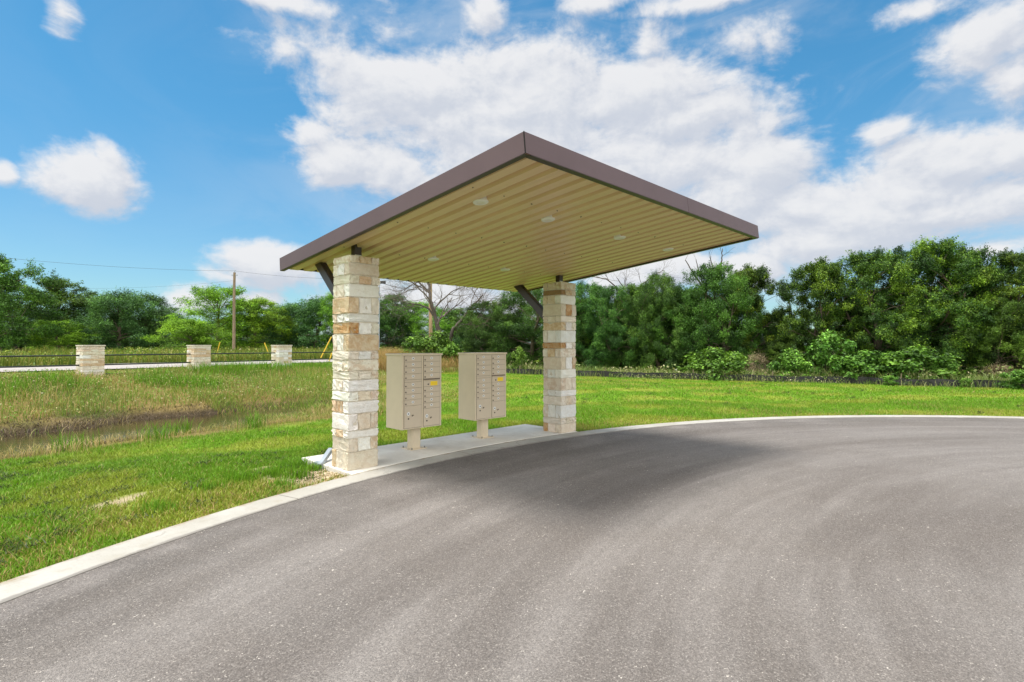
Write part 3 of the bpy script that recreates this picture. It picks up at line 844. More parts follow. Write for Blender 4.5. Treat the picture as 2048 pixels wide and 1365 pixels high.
# ------------------------------------------------------------------ trees
BARK = np.array([.16, .125, .095]); BARKG = np.array([.165, .14, .12])
def limb_path(rng, p, q, k=6, wob=.08):
    u = np.linspace(0, 1, k)[:, None]; p = np.array(p); q = np.array(q)
    L = np.linalg.norm(q-p)
    P = p*(1-u)+q*u
    P += np.cumsum(rng.normal(size=(k, 3)), 0)*L*wob/k*np.sin(PI*u)
    P[:, 2] += (np.sin(PI*u)*L*.08)[:, 0]
    return P
def tree_mesh(seed, H, W, hb, K, rc, N, leaf, cols, profile='dome', flat=.8, trunk_r=.2, limbs=20, stems=1, asp=.55, inner=.35, up=.4, spray=.25):
    rng = np.random.default_rng(seed)
    def prof(f):
        if profile == 'dome': return np.sqrt(np.clip(1-((f-.42)/.60)**2, .02, 1))
        if profile == 'cone': return np.clip((1-f)**.75*1.05, .06, 1)*np.clip(.72+f*3, 0, 1)
        if profile == 'low': return np.sqrt(np.clip(1-f**1.9, .03, 1))
        if profile == 'vase': return np.clip(.35+.9*f, 0, 1)*np.sqrt(np.clip(1-((f-.6)/.42)**2*(f > .6), .02, 1))
    lob = [(rng.uniform(0, 2*PI), rng.uniform(.1, .3)) for _ in range(4)]
    f = rng.uniform(0, 1, K)**.9
    ang = rng.uniform(0, 2*PI, K)
    lobm = 1+sum(a*np.cos((i+1)*ang+ph+f*2) for i, (ph, a) in enumerate(lob))*.55
    rad = prof(f)*W/2*np.clip(lobm, .55, 1.3)*np.where(rng.random(K) < inner, rng.uniform(.1, .7, K), rng.uniform(.75, 1.0, K))
    r = rc*W*rng.uniform(.55, 1.3, K)
    C = np.stack([rad*np.cos(ang), rad*np.sin(ang), hb+(H-hb-rc*W*.5)*f], -1)
    C[:, 2] = np.maximum(C[:, 2], r*.55)
    ctint = np.clip(rng.normal(.48, .30, K)+.15*(f-.5), 0, 1)
    idx = rng.choice(K, N, p=r**2/np.sum(r**2))
    d = rng.normal(size=(N, 3)); d /= np.linalg.norm(d, axis=1)[:, None]
    ax = np.exp(rng.normal(size=(K, 3))*.28)*np.array([1, 1, flat])
    P = C[idx] + d*(r[idx]*rng.random(N)**.5)[:, None]*ax[idx]
    # twig sprays reaching out of the clumps break up their outlines
    NS_ = K*9
    sk = rng.integers(0, K, NS_); sd = rng.normal(size=(NS_, 3)); sd[:, 2] = sd[:, 2]*.7+spray
    out = C-np.array([0, 0, hb+(H-hb)*.4]); out /= np.linalg.norm(out, axis=1)[:, None]+1e-6
    sd += out[sk]*.9; sd /= np.linalg.norm(sd, axis=1)[:, None]
    sl = r[sk]*rng.uniform(.8, 1.75, NS_)
    m_ = rng.random(N) < .42
    si = rng.integers(0, NS_, N)
    u_ = rng.random(N)**.6
    Ps = C[sk[si]] + sd[si]*(sl[si]*(.35+.65*u_))[:, None] + rng.normal(size=(N, 3))*(r[sk[si]]*.17*(1.15-u_*.8))[:, None]
    P = np.where(m_[:, None], Ps, P); idx = np.where(m_, sk[si], idx); d = np.where(m_[:, None], sd[si], d)
    P += rng.normal(size=(N, 3))*leaf*.5
    P[:, 2] = np.maximum(P[:, 2], .02)
    nrm = d*.8+rng.normal(size=(N, 3))*.7+np.array([0, 0, up]); nrm /= np.linalg.norm(nrm, axis=1)[:, None]
    tv = np.cross(nrm, rng.normal(size=(N, 3))); tv /= np.linalg.norm(tv, axis=1)[:, None]+1e-9
    bv = np.cross(nrm, tv)
    s = leaf*rng.uniform(.55, 1.45, N)[:, None]
    V = np.stack([P-tv*s*.5, P-bv*s*asp*.5+nrm*s*.08, P+tv*s*.5, P+bv*s*asp*.5+nrm*s*.08], 1).reshape(-1, 3)
    tt = np.clip(ctint[idx]*.65+rng.random(N)*.45-.05, 0, 1)[:, None]
    c0, c1, c2 = [np.array(x)*k for x, k in zip(cols, (.55, .95, 1.3))]  # leaf tone variety, widened to paint in shaded clumps and lit sprigs
    c = np.where(tt < .5, c0*(1-2*tt)+c1*2*tt, c1*(2-2*tt)+c2*(2*tt-1))
    c *= np.exp(rng.normal(size=N)*.36)[:, None]
    crown = MB(); crown.add(V, np.arange(4*N).reshape(-1, 4), None, 0, np.repeat(c, 4, 0))
    tr = MB()
    for s_ in range(stems):
        base = np.array([rng.normal()*.25, rng.normal()*.25, -.2]) if stems > 1 else np.array([0, 0, -.2])
        topp = np.array([rng.normal()*W*.06, rng.normal()*W*.06, hb+(H-hb)*.72]) if stems == 1 else np.array([rng.normal()*W*.2, rng.normal()*W*.2, hb+(H-hb)*.65])
        Pm = limb_path(rng, base, topp, 9, .12); Pm[:, 2] = np.linspace(base[2], topp[2], 9)
        Rm = trunk_r*(1-np.linspace(0, 1, 9)*.82); Rm[0] *= 1.35
        tr.tube(Pm, Rm, 9, 0, BARK*rng.uniform(.85, 1.15))
        for j in rng.choice(K, min(limbs//stems, K), replace=False):
            zc = C[j, 2]; k = np.clip(np.searchsorted(Pm[:, 2], zc*.62), 1, 7)
            tr.tube(limb_path(rng, Pm[k], C[j], 7, .25), np.linspace(Rm[k]*.5, .012*W/6, 7), 5, 0, BARK*rng.uniform(.8, 1.2))
    return crown, tr
PROTO = {}
def proto(key, *a, **k):
    cr, tr = tree_mesh(*a, **k); PROTO[key] = (cr, tr, a[1]*1.06, a[2]*1.08)
DK = ((.034, .088, .030), (.062, .148, .038), (.105, .215, .042))
MD = ((.038, .095, .017), (.075, .165, .022), (.14, .26, .033))
LT = ((.095, .21, .02), (.18, .35, .025), (.28, .46, .035))
CE = ((.032, .082, .019), (.060, .145, .026), (.12, .225, .038))
GL = ((.026, .070, .017), (.056, .132, .020), (.185, .295, .022))
BR = ((.055, .135, .02), (.10, .22, .028), (.18, .32, .045))
YW = ((.14, .16, .05), (.22, .24, .09), (.33, .32, .15))
PROTOS = dict(
    oakA=(1, 12, 13, .3, 120, .10, 56000, .20, DK), oakB=(2, 11, 11, .2, 105, .105, 52000, .20, DK),
    midA=(3, 13, 10, .3, 110, .10, 54000, .20, MD), lightA=(4, 12, 9.5, .3, 130, .085, 50000, .19, LT), lightB=(5, 8, 9, .1, 80, .10, 40000, .18, LT))
proto('oakA', *PROTOS['oakA'], trunk_r=.42, limbs=26)
proto('oakB', *PROTOS['oakB'], trunk_r=.38, limbs=26, inner=.25)
proto('midA', *PROTOS['midA'], trunk_r=.3, limbs=26, profile='dome')
proto('lightA', *PROTOS['lightA'], trunk_r=.3, limbs=24, asp=.4)
proto('lightB', *PROTOS['lightB'], trunk_r=.25, limbs=24, asp=.4, profile='low')
proto('cedarA', 7, 6.2, 4.4, .05, 200, .066, 125000, .08, CE, profile='cone', trunk_r=.16, limbs=40, asp=.3, flat=1.3, inner=.3, up=.1, spray=.9)
proto('cedarB', 8, 6.0, 5.2, .05, 200, .066, 125000, .08, CE, profile='dome', trunk_r=.16, limbs=40, asp=.3, flat=1.15, stems=2, up=.2, spray=.7)
proto('brushA', 9, 6.0, 5.6, .05, 190, .066, 118000, .08, MD, profile='dome', trunk_r=.12, limbs=40, stems=4, asp=.4, flat=1.0)
proto('glossA', 10, 7.4, 6.0, .05, 210, .066, 155000, .082, GL, profile='dome', trunk_r=.17, limbs=44, stems=3, asp=.55, flat=.85)
proto('glossB', 12, 7.0, 5.0, .05, 170, .07, 125000, .082, GL, profile='dome', trunk_r=.15, limbs=40, stems=2, asp=.55, flat=.9)
proto('shrubA', 13, 1.6, 2.4, .05, 40, .13, 5200, .13, BR, profile='low', trunk_r=.035, limbs=24, stems=5, asp=.6, up=.9)
proto('shrubB', 14, 2.2, 2.0, .05, 36, .13, 4600, .15, BR, profile='dome', trunk_r=.035, limbs=24, stems=4, asp=.6, up=.9)
proto('dryA', 15, 1.3, 1.7, .05, 30, .14, 3800, .10, ((.16, .11, .07), (.27, .20, .13), (.36, .28, .19)), profile='low', trunk_r=.02, limbs=30, stems=6, asp=.12)
MADE = {}
def place(key, name, cat, label, group, u, Z, vtop, wpx, rot=None, sink=0.0):
    cr, tr, H0_, W0_ = PROTO[key]
    x, y = world_at(u, Z); z = gz(x, y)-sink
    if key not in MADE:
        r = thing(name, label, cat, (x, y, z), 0, group)
        cr.build('crown' if 'tree' in name else 'foliage', M_LEAF, r); tr.build('trunk' if 'tree' in name else 'stems', M_WOOD, r)
        MADE[key] = r
    else:
        r = copy_tree(MADE[key]); r.name = name; tag(r, label, cat, group)
        r.location = (x, y, z)
    h = top_z(vtop, Z)-z; w = wpx/FPX*Z
    r.scale = (w/W0_, w/W0_, h/H0_)
    r.rotation_euler = (0, 0, rot if rot is not None else random.Random(label).uniform(0, 6.28))
    return r
GL_ = 'trees beyond the far road'; GR_ = 'trees along the silt fence'
LEFT = [
 ('midA', 'tall tree cut by the left edge of the picture', -2, 54, 503, 125),
 ('midA', 'tall mid green tree second from the left edge', 100, 66, 552, 135),
 ('lightA', 'low bright tree in front of the dark oaks, behind the leftmost stone pier', 118, 60, 640, 95),
 ('oakB', 'dark rounded tree above the leftmost stone pier', 178, 70, 594, 105),
 ('oakA', 'big dark blue green oak right of the leftmost stone pier', 236, 64, 578, 118),
 ('oakB', 'dark oak with a notched top beside open sky', 296, 68, 588, 98),
 ('oakA', 'low dark oak under the cloud gap left of the light green trees', 345, 76, 628, 90),
 ('lightA', 'tallest bright yellow green tree left of the brown utility pole', 432, 58, 568, 135),
 ('lightB', 'low spreading bright green tree behind the middle stone pier', 385, 52, 640, 120),
 ('lightA', 'bright green tree right behind the brown utility pole', 508, 60, 594, 110),
 ('oakB', 'dark oak directly behind the third stone pier', 572, 66, 608, 95),
 ('oakA', 'wide dark oak with a visible forked trunk left of the shelter pillar', 628, 62, 594, 125),
 ('lightA', 'bright green tree peeking past the left edge of the shelter pillar', 672, 60, 582, 70),
 ('midA', 'green tree just right of the left shelter pillar', 780, 60, 585, 95),
 ('oakA', 'dark low tree mass behind the nearer mailbox', 775, 64, 625, 120),
 ('lightA', 'olive green tree behind the bare forked tree', 835, 62, 600, 90),
 ('midA', 'hazy green tree between the two trunks of the bare tree', 905, 66, 615, 95),
 ('oakB', 'dark green tree in the gap left of the dense cedar', 950, 70, 625, 100),
 ('oakB', 'distant dark tree filling the gap at far left', 35, 78, 615, 130),
 ('oakA', 'distant dark tree behind the bright low tree', 125, 82, 628, 140),
 ('oakA', 'distant dark tree behind the middle stone pier', 430, 84, 640, 140),
 ('oakB', 'distant dark tree behind the third stone pier', 530, 82, 632, 130),
 ('midA', 'distant tree low between the oaks at left', 270, 86, 640, 150),
]
for i, (k, lab, u, Z, v, w) in enumerate(LEFT):
    nm = {'oakA': 'oak_tree', 'oakB': 'oak_tree', 'midA': 'broadleaf_tree', 'lightA': 'pecan_tree', 'lightB': 'pecan_tree'}[k]
    place(k, nm, 'tree', lab, GL_, u, Z, v-2, w*1.36)
RIGHT = [
 ('cedarB', 'cedar_tree', 'dense dark cedar left of the right shelter pillar', 1052, 38.5, 568, 185),
 ('cedarB', 'cedar_tree', 'broad dark cedar between the farther mailbox and the right pillar', 980, 40, 598, 135),
 ('brushA', 'brush_tree', 'leafy tree hidden behind the right shelter pillar', 1125, 37, 572, 130),
 ('cedarB', 'cedar_tree', 'dark cedar immediately right of the right shelter pillar', 1180, 35.5, 560, 150),
 ('cedarB', 'cedar_tree', 'olive green cedar below the bare twigs under the roof edge', 1232, 34.5, 566, 140),
 ('brushA', 'brush_tree', 'bushy tree right of the olive cedar', 1282, 34, 560, 140),
 ('cedarB', 'cedar_tree', 'tallest hedge cedar left of the dead limbs', 1322, 33, 540, 125),
 ('brushA', 'brush_tree', 'bushy green tree in the middle of the right hedge', 1372, 33.5, 568, 150),
 ('brushA', 'brush_tree', 'rounded light green tree with dead limbs above it', 1436, 32, 519, 165),
 ('glossB', 'brush_tree', 'leafy tree with a rounded top left of the sky gap', 1505, 32.5, 522, 135),
 ('brushA', 'brush_tree', 'sparse tree sloping down to the sky gap', 1546, 33, 622, 90),
 ('glossB', 'evergreen_tree', 'dark leafy tree on the right side of the sky gap', 1648, 29, 508, 140),
 ('glossA', 'evergreen_tree', 'large dense tree with yellow green tips', 1755, 28.5, 492, 190),
 ('glossA', 'evergreen_tree', 'tallest dense tree at right, behind the bright shrubs', 1850, 28, 470, 200),
 ('glossB', 'evergreen_tree', 'dense tree with reaching branch tips right of the tallest one', 1935, 28, 482, 150),
 ('glossA', 'evergreen_tree', 'leafy tree cut by the right edge of the picture', 2055, 26.5, 488, 190),
 ('brushA', 'brush_tree', 'shaded low tree under the dense trees at far right', 1985, 26.5, 590, 150),
 ('brushA', 'brush_tree', 'low tree filling under the dark tree by the sky gap', 1606, 30, 652, 110),
 ('cedarB', 'cedar_tree', 'back cedar filling the hedge behind the tallest hedge cedar', 1340, 39, 580, 210),
 ('cedarB', 'cedar_tree', 'back cedar filling the hedge left of the sky gap', 1440, 39, 588, 180),
 ('cedarB', 'cedar_tree', 'back cedar behind the right shelter pillar', 1170, 42, 590, 190),
 ('cedarB', 'cedar_tree', 'low back cedar behind the farther mailbox', 1000, 44, 625, 190),
 ('cedarB', 'cedar_tree', 'low back cedar under the twiggy tree at the roof edge', 1255, 41, 600, 200),
 ('brushA', 'brush_tree', 'low back tree at the foot of the sky gap', 1545, 37, 640, 150),
 ('glossB', 'evergreen_tree', 'low back tree filling below the yellow green tips', 1700, 33, 590, 190),
 ('glossB', 'evergreen_tree', 'back tree low behind the tallest dense tree', 1800, 33, 560, 210),
 ('glossB', 'evergreen_tree', 'back tree low behind the rightmost trees', 1970, 32, 560, 190),
]
for k, nm, lab, u, Z, v, w in RIGHT:
    place(k, nm, 'tree', lab, GR_, u, Z, v, w*1.14)
SHR = [
 ('shrubA', 'shrub', 'bright green shrub left of the farther mailbox, under the bare tree', 880, 37.5, 668, 95, 'A'),
 ('shrubB', 'shrub', 'leafy bright shrub beside the bare tree trunk', 835, 38, 675, 60, 'A'),
 ('shrubB', 'shrub', 'pale green shrub under the bare tree between the mailboxes', 905, 36.8, 690, 50, 'A'),
 ('shrubB', 'shrub', 'small upright shrub left of the right pillar', 1040, 33.5, 697, 32, 'B'),
 ('shrubA', 'shrub', 'low viny shrub below the dead limbs', 1440, 28.2, 700, 130, 'C'),
 ('dryA', 'dry_bush', 'dead tan bush among the weeds', 1512, 27.6, 706, 62, 'C'),
 ('shrubA', 'shrub', 'low shrub right of the dead tan bush', 1580, 26.6, 702, 85, 'C'),
 ('shrubB', 'shrub', 'broad leaved bright shrub under the dark tree by the sky gap', 1655, 26.4, 668, 85, 'D'),
 ('shrubA', 'shrub', 'wide bright green shrub mound left of the tall dense tree base', 1735, 25.4, 706, 130, 'D'),
 ('shrubA', 'shrub', 'widest bright green shrub mound overhanging the silt fence', 1815, 25.0, 699, 150, 'D'),
 ('shrubB', 'shrub', 'spindly shrub at the right end of the bright mound', 1880, 24.4, 720, 50, 'D'),
 ('shrubB', 'shrub', 'leafy shrub in front of the silt fence at the right edge', 2040, 21.6, 742, 60, 'E'),
 ('shrubB', 'shrub', 'small leafy sprout in front of the silt fence below the bright mound', 1778, 23.6, 752, 26, 'E'),
 ('shrubB', 'shrub', 'tiny leafy sprout in front of the silt fence, right of the bright mound', 1930, 22.7, 757, 22, 'E'),
 ('dryA', 'dry_bush', 'brownish bush at the shaded foot of the trees at far right', 2000, 25.2, 728, 70, 'E'),
]
for k, nm, lab, u, Z, v, w, g in SHR:
    place(k, nm, 'shrub' if nm == 'shrub' else 'bush', lab, None, u, Z, v, w)

# bare branching
def bare_branches(m, rng, p, d, L, r, depth, spread=.55, up=.12, taper=.62):
    n = 6
    P = [np.array(p)]; dd = np.array(d, float)
    for k in range(n):
        dd = dd + rng.normal(size=3)*.16 + np.array([0, 0, up*.25]); dd /= np.linalg.norm(dd)
        P.append(P[-1]+dd*L/n)
    P = np.array(P); Rr = np.linspace(r, r*taper, n+1)
    m.tube(P, Rr, 7 if depth > 2 else 4, 0, BARKG*rng.uniform(.7, 1.2), cap=depth <= 0)
    if depth <= 0: return
    nb = 3 if depth < 4 else 3
    for j in range(nb+1):
        k = n if j == 0 else rng.integers(2, n+1)
        ax = rng.normal(size=3); ax -= ax@dd*dd; ax /= np.linalg.norm(ax)
        a = rng.normal(0, .12) if j == 0 else rng.uniform(.5, 1.1)*spread*1.6
        nd = dd*math.cos(a)+ax*math.sin(a)
        bare_branches(m, rng, P[k], nd, L*rng.uniform(.55, .82), Rr[k]*(.85 if j == 0 else .55), depth-1, spread, up, taper)
def c2w(X, Y, Z): return np.array([CAM[0]*0+X*RT[0]+Y*FW[0], X*RT[1]+Y*FW[1], Z])
def bare_tree(u, Z, label, forks, seed, name='bare_tree', sink=.2):
    x, y = world_at(u, Z); z = gz(x, y)
    t = thing(name, label, 'tree', (x, y, z))
    rng = np.random.default_rng(seed); m = MB(); tw = MB()
    for (poly, r0, r1, depth, L, nside) in forks:
        P = []
        for (uu, vv) in poly:
            X = (uu-u)/FPX*Z; P.append(c2w(X, rng.normal()*.15, top_z(vv, Z)-z))
        P = np.array(P); kk = np.linspace(0, len(P)-1, 4*len(P)); Pi = np.stack([np.interp(kk, np.arange(len(P)), P[:, i]) for i in range(3)], -1)
        Pi[1:-1] += rng.normal(size=Pi[1:-1].shape)*r0*.18
        Rr = np.linspace(r0, r1, len(Pi)); m.tube(Pi, Rr, 9, 0, BARKG*.75)
        for j in range(nside):
            k = rng.integers(len(Pi)//3, len(Pi)); dd = Pi[k]-Pi[k-1]; dd /= np.linalg.norm(dd)
            ax = rng.normal(size=3); ax -= ax@dd*dd; ax /= np.linalg.norm(ax); a = rng.uniform(.4, 1.2)
            bare_branches(tw, rng, Pi[k], dd*math.cos(a)+ax*math.sin(a), L*rng.uniform(.6, 1.1), Rr[k]*.5, depth)
    m.build('trunk', M_WOOD, t); tw.build('branches', M_WOOD, t)
    return t
bare_tree(886, 40, 'bare grey tree with two leaning trunks behind the mailboxes',
          [([(886, 730), (884, 690), (872, 640), (860, 600), (858, 572), (856, 548)], .21, .06, 4, 2.2, 9),
           ([(872, 640), (858, 617), (840, 610), (818, 608)], .09, .03, 4, 1.8, 8),
           ([(858, 585), (838, 566), (822, 552)], .09, .03, 3, 1.7, 6),
           ([(876, 650), (890, 615), (904, 596)], .06, .02, 2, 1.2, 4),
           ([(890, 725), (896, 690), (905, 660), (922, 642), (945, 612), (965, 590)], .17, .05, 3, 2.1, 9),
           ([(905, 660), (925, 652), (950, 645)], .06, .02, 2, 1.4, 6),
           ([(884, 690), (876, 675), (862, 672)], .06, .02, 3, 1.4, 5)], 31)
bare_tree(1432, 33, 'dead grey limbs rising above the rounded light green tree',
          [([(1425, 700), (1415, 600), (1398, 560), (1372, 520)], .10, .025, 1, .8, 2), ([(1415, 600), (1400, 545), (1394, 518)], .05, .018, 1, .7, 2),
           ([(1425, 700), (1432, 560), (1445, 520), (1446, 497)], .08, .02, 1, .7, 2), ([(1432, 560), (1424, 520), (1420, 513)], .04, .015, 1, .5, 2)], 33, 'dead_tree')
bare_tree(1270, 36, 'thin bare twiggy tree showing under the right roof edge',
          [([(1270, 700), (1262, 600), (1248, 570), (1235, 556)], .07, .018, 3, .9, 5), ([(1262, 600), (1285, 568), (1320, 545), (1330, 540)], .05, .015, 3, .8, 6), ([(1262, 600), (1215, 560), (1180, 552)], .06, .02, 2, 1.2, 5)], 34)
bare_tree(1590, 33, 'thin bare twiggy tree in the sky gap between the leafy trees',
          [([(1585, 700), (1588, 660), (1585, 620), (1578, 592), (1570, 575)], .06, .015, 3, .7, 6), ([(1585, 640), (1598, 620), (1608, 608)], .04, .012, 3, .6, 4)], 35)

# ------------------------------------------------------------------ grass, weeds, gravel
def blades(P, h, w, tint, rng, lean=.5, three=True):
    N = len(P)
    a = rng.uniform(0, 2*PI, N); side = np.stack([np.cos(a), np.sin(a), np.zeros(N)], -1)
    b = rng.uniform(0, 2*PI, N); ld = np.stack([np.cos(b), np.sin(b), np.zeros(N)], -1)*(rng.uniform(.1, 1, N)*lean*h)[:, None]
    up = np.array([0, 0, 1.])
    m = MB(); W_ = w[:, None]*.5
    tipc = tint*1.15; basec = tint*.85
    if three:
        mid = P+ld*.3+up*(h*.62)[:, None]; tip = P+ld+up*h[:, None]
        V = np.stack([P-side*W_, P+side*W_, mid+side*W_*.75, mid-side*W_*.75, tip], 1).reshape(-1, 3)
        i = np.arange(N)*5
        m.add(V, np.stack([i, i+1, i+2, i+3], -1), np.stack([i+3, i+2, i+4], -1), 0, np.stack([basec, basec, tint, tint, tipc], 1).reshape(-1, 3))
    else:
        tip = P+ld+up*h[:, None]
        V = np.stack([P-side*W_, P+side*W_, tip], 1).reshape(-1, 3); i = np.arange(N)*3
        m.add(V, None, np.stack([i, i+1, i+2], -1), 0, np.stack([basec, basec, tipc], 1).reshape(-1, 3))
    return m
def in_view(x, y, margin=1.12, zmin=1.0):
    X, Z = cam_axes(x, y)
    return (Z > zmin) & (np.abs(X) < Z*.944*margin+.6)
def scatter_zx(rng, n, z0, z1, x0=-1.06, x1=1.06):
    """uniform over the ground wedge between two depths"""
    Z = np.sqrt(rng.uniform(z0**2, z1**2, n)); X = Z*rng.uniform(x0, x1, n)
    return CAM[0]+X*RT[0]+Z*FW[0], CAM[1]+X*RT[1]+Z*FW[1]
SFa = np.array(SF)
def before_silt(x, y):
    X, Z = cam_axes(x, y); return Z < np.interp(X, SFa[:, 0], SFa[:, 1])
rng = np.random.default_rng(77)
def lawn(n, z0, z1, h, w, three, name, label):
    x, y = scatter_zx(rng, n, z0, z1)
    t, nn = tn(x, y); rr = np.hypot(x-RCX, y-RCY)
    s = sst(t, 3, 11)
    limit = -15.2*(1-s)+(-4.0)*s + (pn(x, y, 1.4, 7)-.5)*2.2 + rng.normal(size=len(x))*.35
    k = (rr > R_OUT-.09*sst(pn(x, y, 2.6, 4), .5, .75)) & ~((x > -.30) & (x < 4.63) & (y < 1.10)) & (nn < limit) & before_silt(x, y)
    x, y = x[k], y[k]; rr = rr[k]
    bm_ = bare_mask(x, y)
    k = rng.random(len(x)) > bm_*.93
    x, y = x[k], y[k]; rr = rr[k]; N = len(x)
    c = turf_col(x, y)
    j = rng.random(N)[:, None]
    dryp = .06+.34*(1-sst(rr-R_OUT, .3, 2.2))*sst(pn(x, y, .9, 6), .3, .6)+.22*sst(pn(x, y, .42, 2), .55, .8)
    c = np.where(j < dryp[:, None], G_DRY*.85, c)*rng.uniform(.72, 1.3, (N, 1))
    c = np.where((j > .85), c*.6, c)
    tall = pn(x, y, 1.1, 5)
    hh = h*rng.uniform(.5, 1.3, N)*(.65+.8*tall)
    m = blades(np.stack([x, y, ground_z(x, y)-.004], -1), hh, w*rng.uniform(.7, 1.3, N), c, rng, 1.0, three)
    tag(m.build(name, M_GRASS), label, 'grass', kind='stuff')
lawn(330000, 3.2, 9.5, .055, .0075, True, 'lawn_grass', 'mown green lawn grass beside the curb in the foreground')
lawn(230000, 9.5, 17, .055, .013, False, 'lawn_grass', 'mown green lawn grass behind the mailbox pad')
lawn(260000, 17, 37, .06, .028, False, 'lawn_grass', 'mown green lawn grass in front of the silt fence')

def band(n, z0, z1, x0, x1, keep, h, w, cols, name, label, lean=.6, three=True, hn=None):
    x, y = scatter_zx(rng, n, z0, z1, x0, x1)
    k = keep(x, y); x, y = x[k], y[k]; N = len(x)
    a = pn(x, y, .9, 8)+rng.normal(size=N)*.13; idx = np.clip((a*len(cols)).astype(int), 0, len(cols)-1)
    c = np.array(cols)[idx]*rng.uniform(.7, 1.3, (N, 1))
    hh = h*rng.uniform(.45, 1.25, N)*(.55+.9*pn(x, y, .8, 9))
    if hn is not None: hh *= hn(x, y)
    m = blades(np.stack([x, y, ground_z(x, y)-.01], -1), hh, w*rng.uniform(.6, 1.4, N), c, rng, lean, three)
    return tag(m.build(name, M_GRASS), label, 'grass', kind='stuff')
DRYS = [(.50, .38, .17), (.30, .32, .07), (.18, .29, .035), (.46, .34, .15), (.16, .29, .03), (.34, .32, .09), (.20, .32, .04)]
def k_bank(x, y):
    t, n = tn(x, y); z = ground_z(x, y); s = sst(t, 6, 16)
    return (n > -9.0*(1-s)+(-5.0)*s) & (n < .2) & (z > -.57+.16*(pn(x, y, .9, 6)-.5))
band(150000, 13, 42, -1.06, .1, k_bank, .30, .015, DRYS, 'tall_grass', 'tall brown and green grass on the far bank of the ditch')
def k_near(x, y):
    t, n = tn(x, y); z = ground_z(x, y)
    return (n > -15.4) & (n < -10.2) & (z > -.72) & (rng.random(len(x)) < sst(-t, -8, -3))
band(20000, 8, 22, -1.06, -.2, k_near, .20, .008, [(.58, .44, .20), (.46, .36, .16), (.34, .33, .10), (.50, .36, .16)], 'dry_grass', 'sparse dry grass between the lawn and the ditch water', 1.0)
def k_mud(x, y):
    t, n = tn(x, y); z = ground_z(x, y); return (n > -13) & (n < -5) & (z > -.775) & (z < -.48) & (t < 8)
band(70000, 9, 26, -1.06, -.1, k_mud, .08, .016, [(.09, .062, .036), (.15, .11, .065), (.27, .20, .12), (.06, .044, .03), (.12, .095, .05)], 'dead_reeds', 'dead flattened reeds on the mud along the ditch water', 3.0)
def k_reed(x, y):
    t, n = tn(x, y); z = ground_z(x, y); return (n > -13) & (n < -5) & (z > -1.1) & (z < -.66) & (t < 6) & (pn(x, y, 1.3, 3) > .56)
band(12000, 9, 24, -1.06, -.1, k_reed, .20, .009, [(.36, .30, .14), (.52, .42, .20), (.22, .30, .06), (.40, .34, .16)], 'reeds', 'thin reeds standing in the ditch water', 1.2)
def k_mid(x, y):
    t, n = tn(x, y); s = sst(t, 3, 11)
    return (n > -15.2*(1-s)+(-4.2)*s-1.0) & (n < -5.5) & (t > 1.5) & (rng.random(len(x)) < .9)
band(60000, 14, 30, -.6, .02, k_mid, .26, .016, DRYS, 'dry_grass', 'brown rough grass behind the left pillar and the mailboxes', .9)
def k_gold(x, y):
    t, n = tn(x, y); return (n > -4.5) & (n < 3.5) & (t > 12.5) & (t < 24)
band(40000, 24, 44, -.25, .0, k_gold, .85, .022, [(.40, .28, .10), (.45, .30, .13), (.30, .24, .07), (.36, .22, .09)], 'tall_grass', 'tall golden grass behind the nearer mailbox', .7)
def k_road(x, y):
    t, n = tn(x, y); return (n > 10.6) & (n < 26)
band(110000, 28, 75, -1.06, .02, k_road, .62, .04, [(.10, .16, .02), (.20, .22, .04), (.13, .20, .025), (.30, .28, .07), (.09, .15, .02)], 'roadside_weeds', 'green roadside weeds beyond the far road', .5)
def k_verge(x, y):
    t, n = tn(x, y); return (n > -.3) & (n < 3.5)
band(40000, 18, 50, -1.06, -.2, k_verge, .12, .03, [(.09, .16, .02), (.14, .20, .025), (.20, .21, .04)], 'verge_grass', 'short green grass between the fence and the far road', .6, False)
# weeds along the silt fence
def k_silt(a, b):
    def f(x, y):
        X, Z = cam_axes(x, y); d = Z-np.interp(X, SFa[:, 0], SFa[:, 1]); return (d > a) & (d < b) & (X > -3.6)
    return f
WEED = [(.17, .25, .06), (.27, .33, .12), (.14, .23, .04), (.34, .34, .14), (.12, .20, .03), (.44, .42, .22)]
band(90000, 19, 42, -.12, 1.06, k_silt(.15, 3.2), .55, .022, WEED, 'weeds', 'tangled pale weeds behind the silt fence', .9)
band(60000, 19, 42, -.12, 1.06, k_silt(-.6, -.03), .30, .02, WEED, 'weeds', 'weeds growing in front of the silt fence', .9,
     hn=lambda x, y: .5+1.1*pn(x, y, .5, 4))
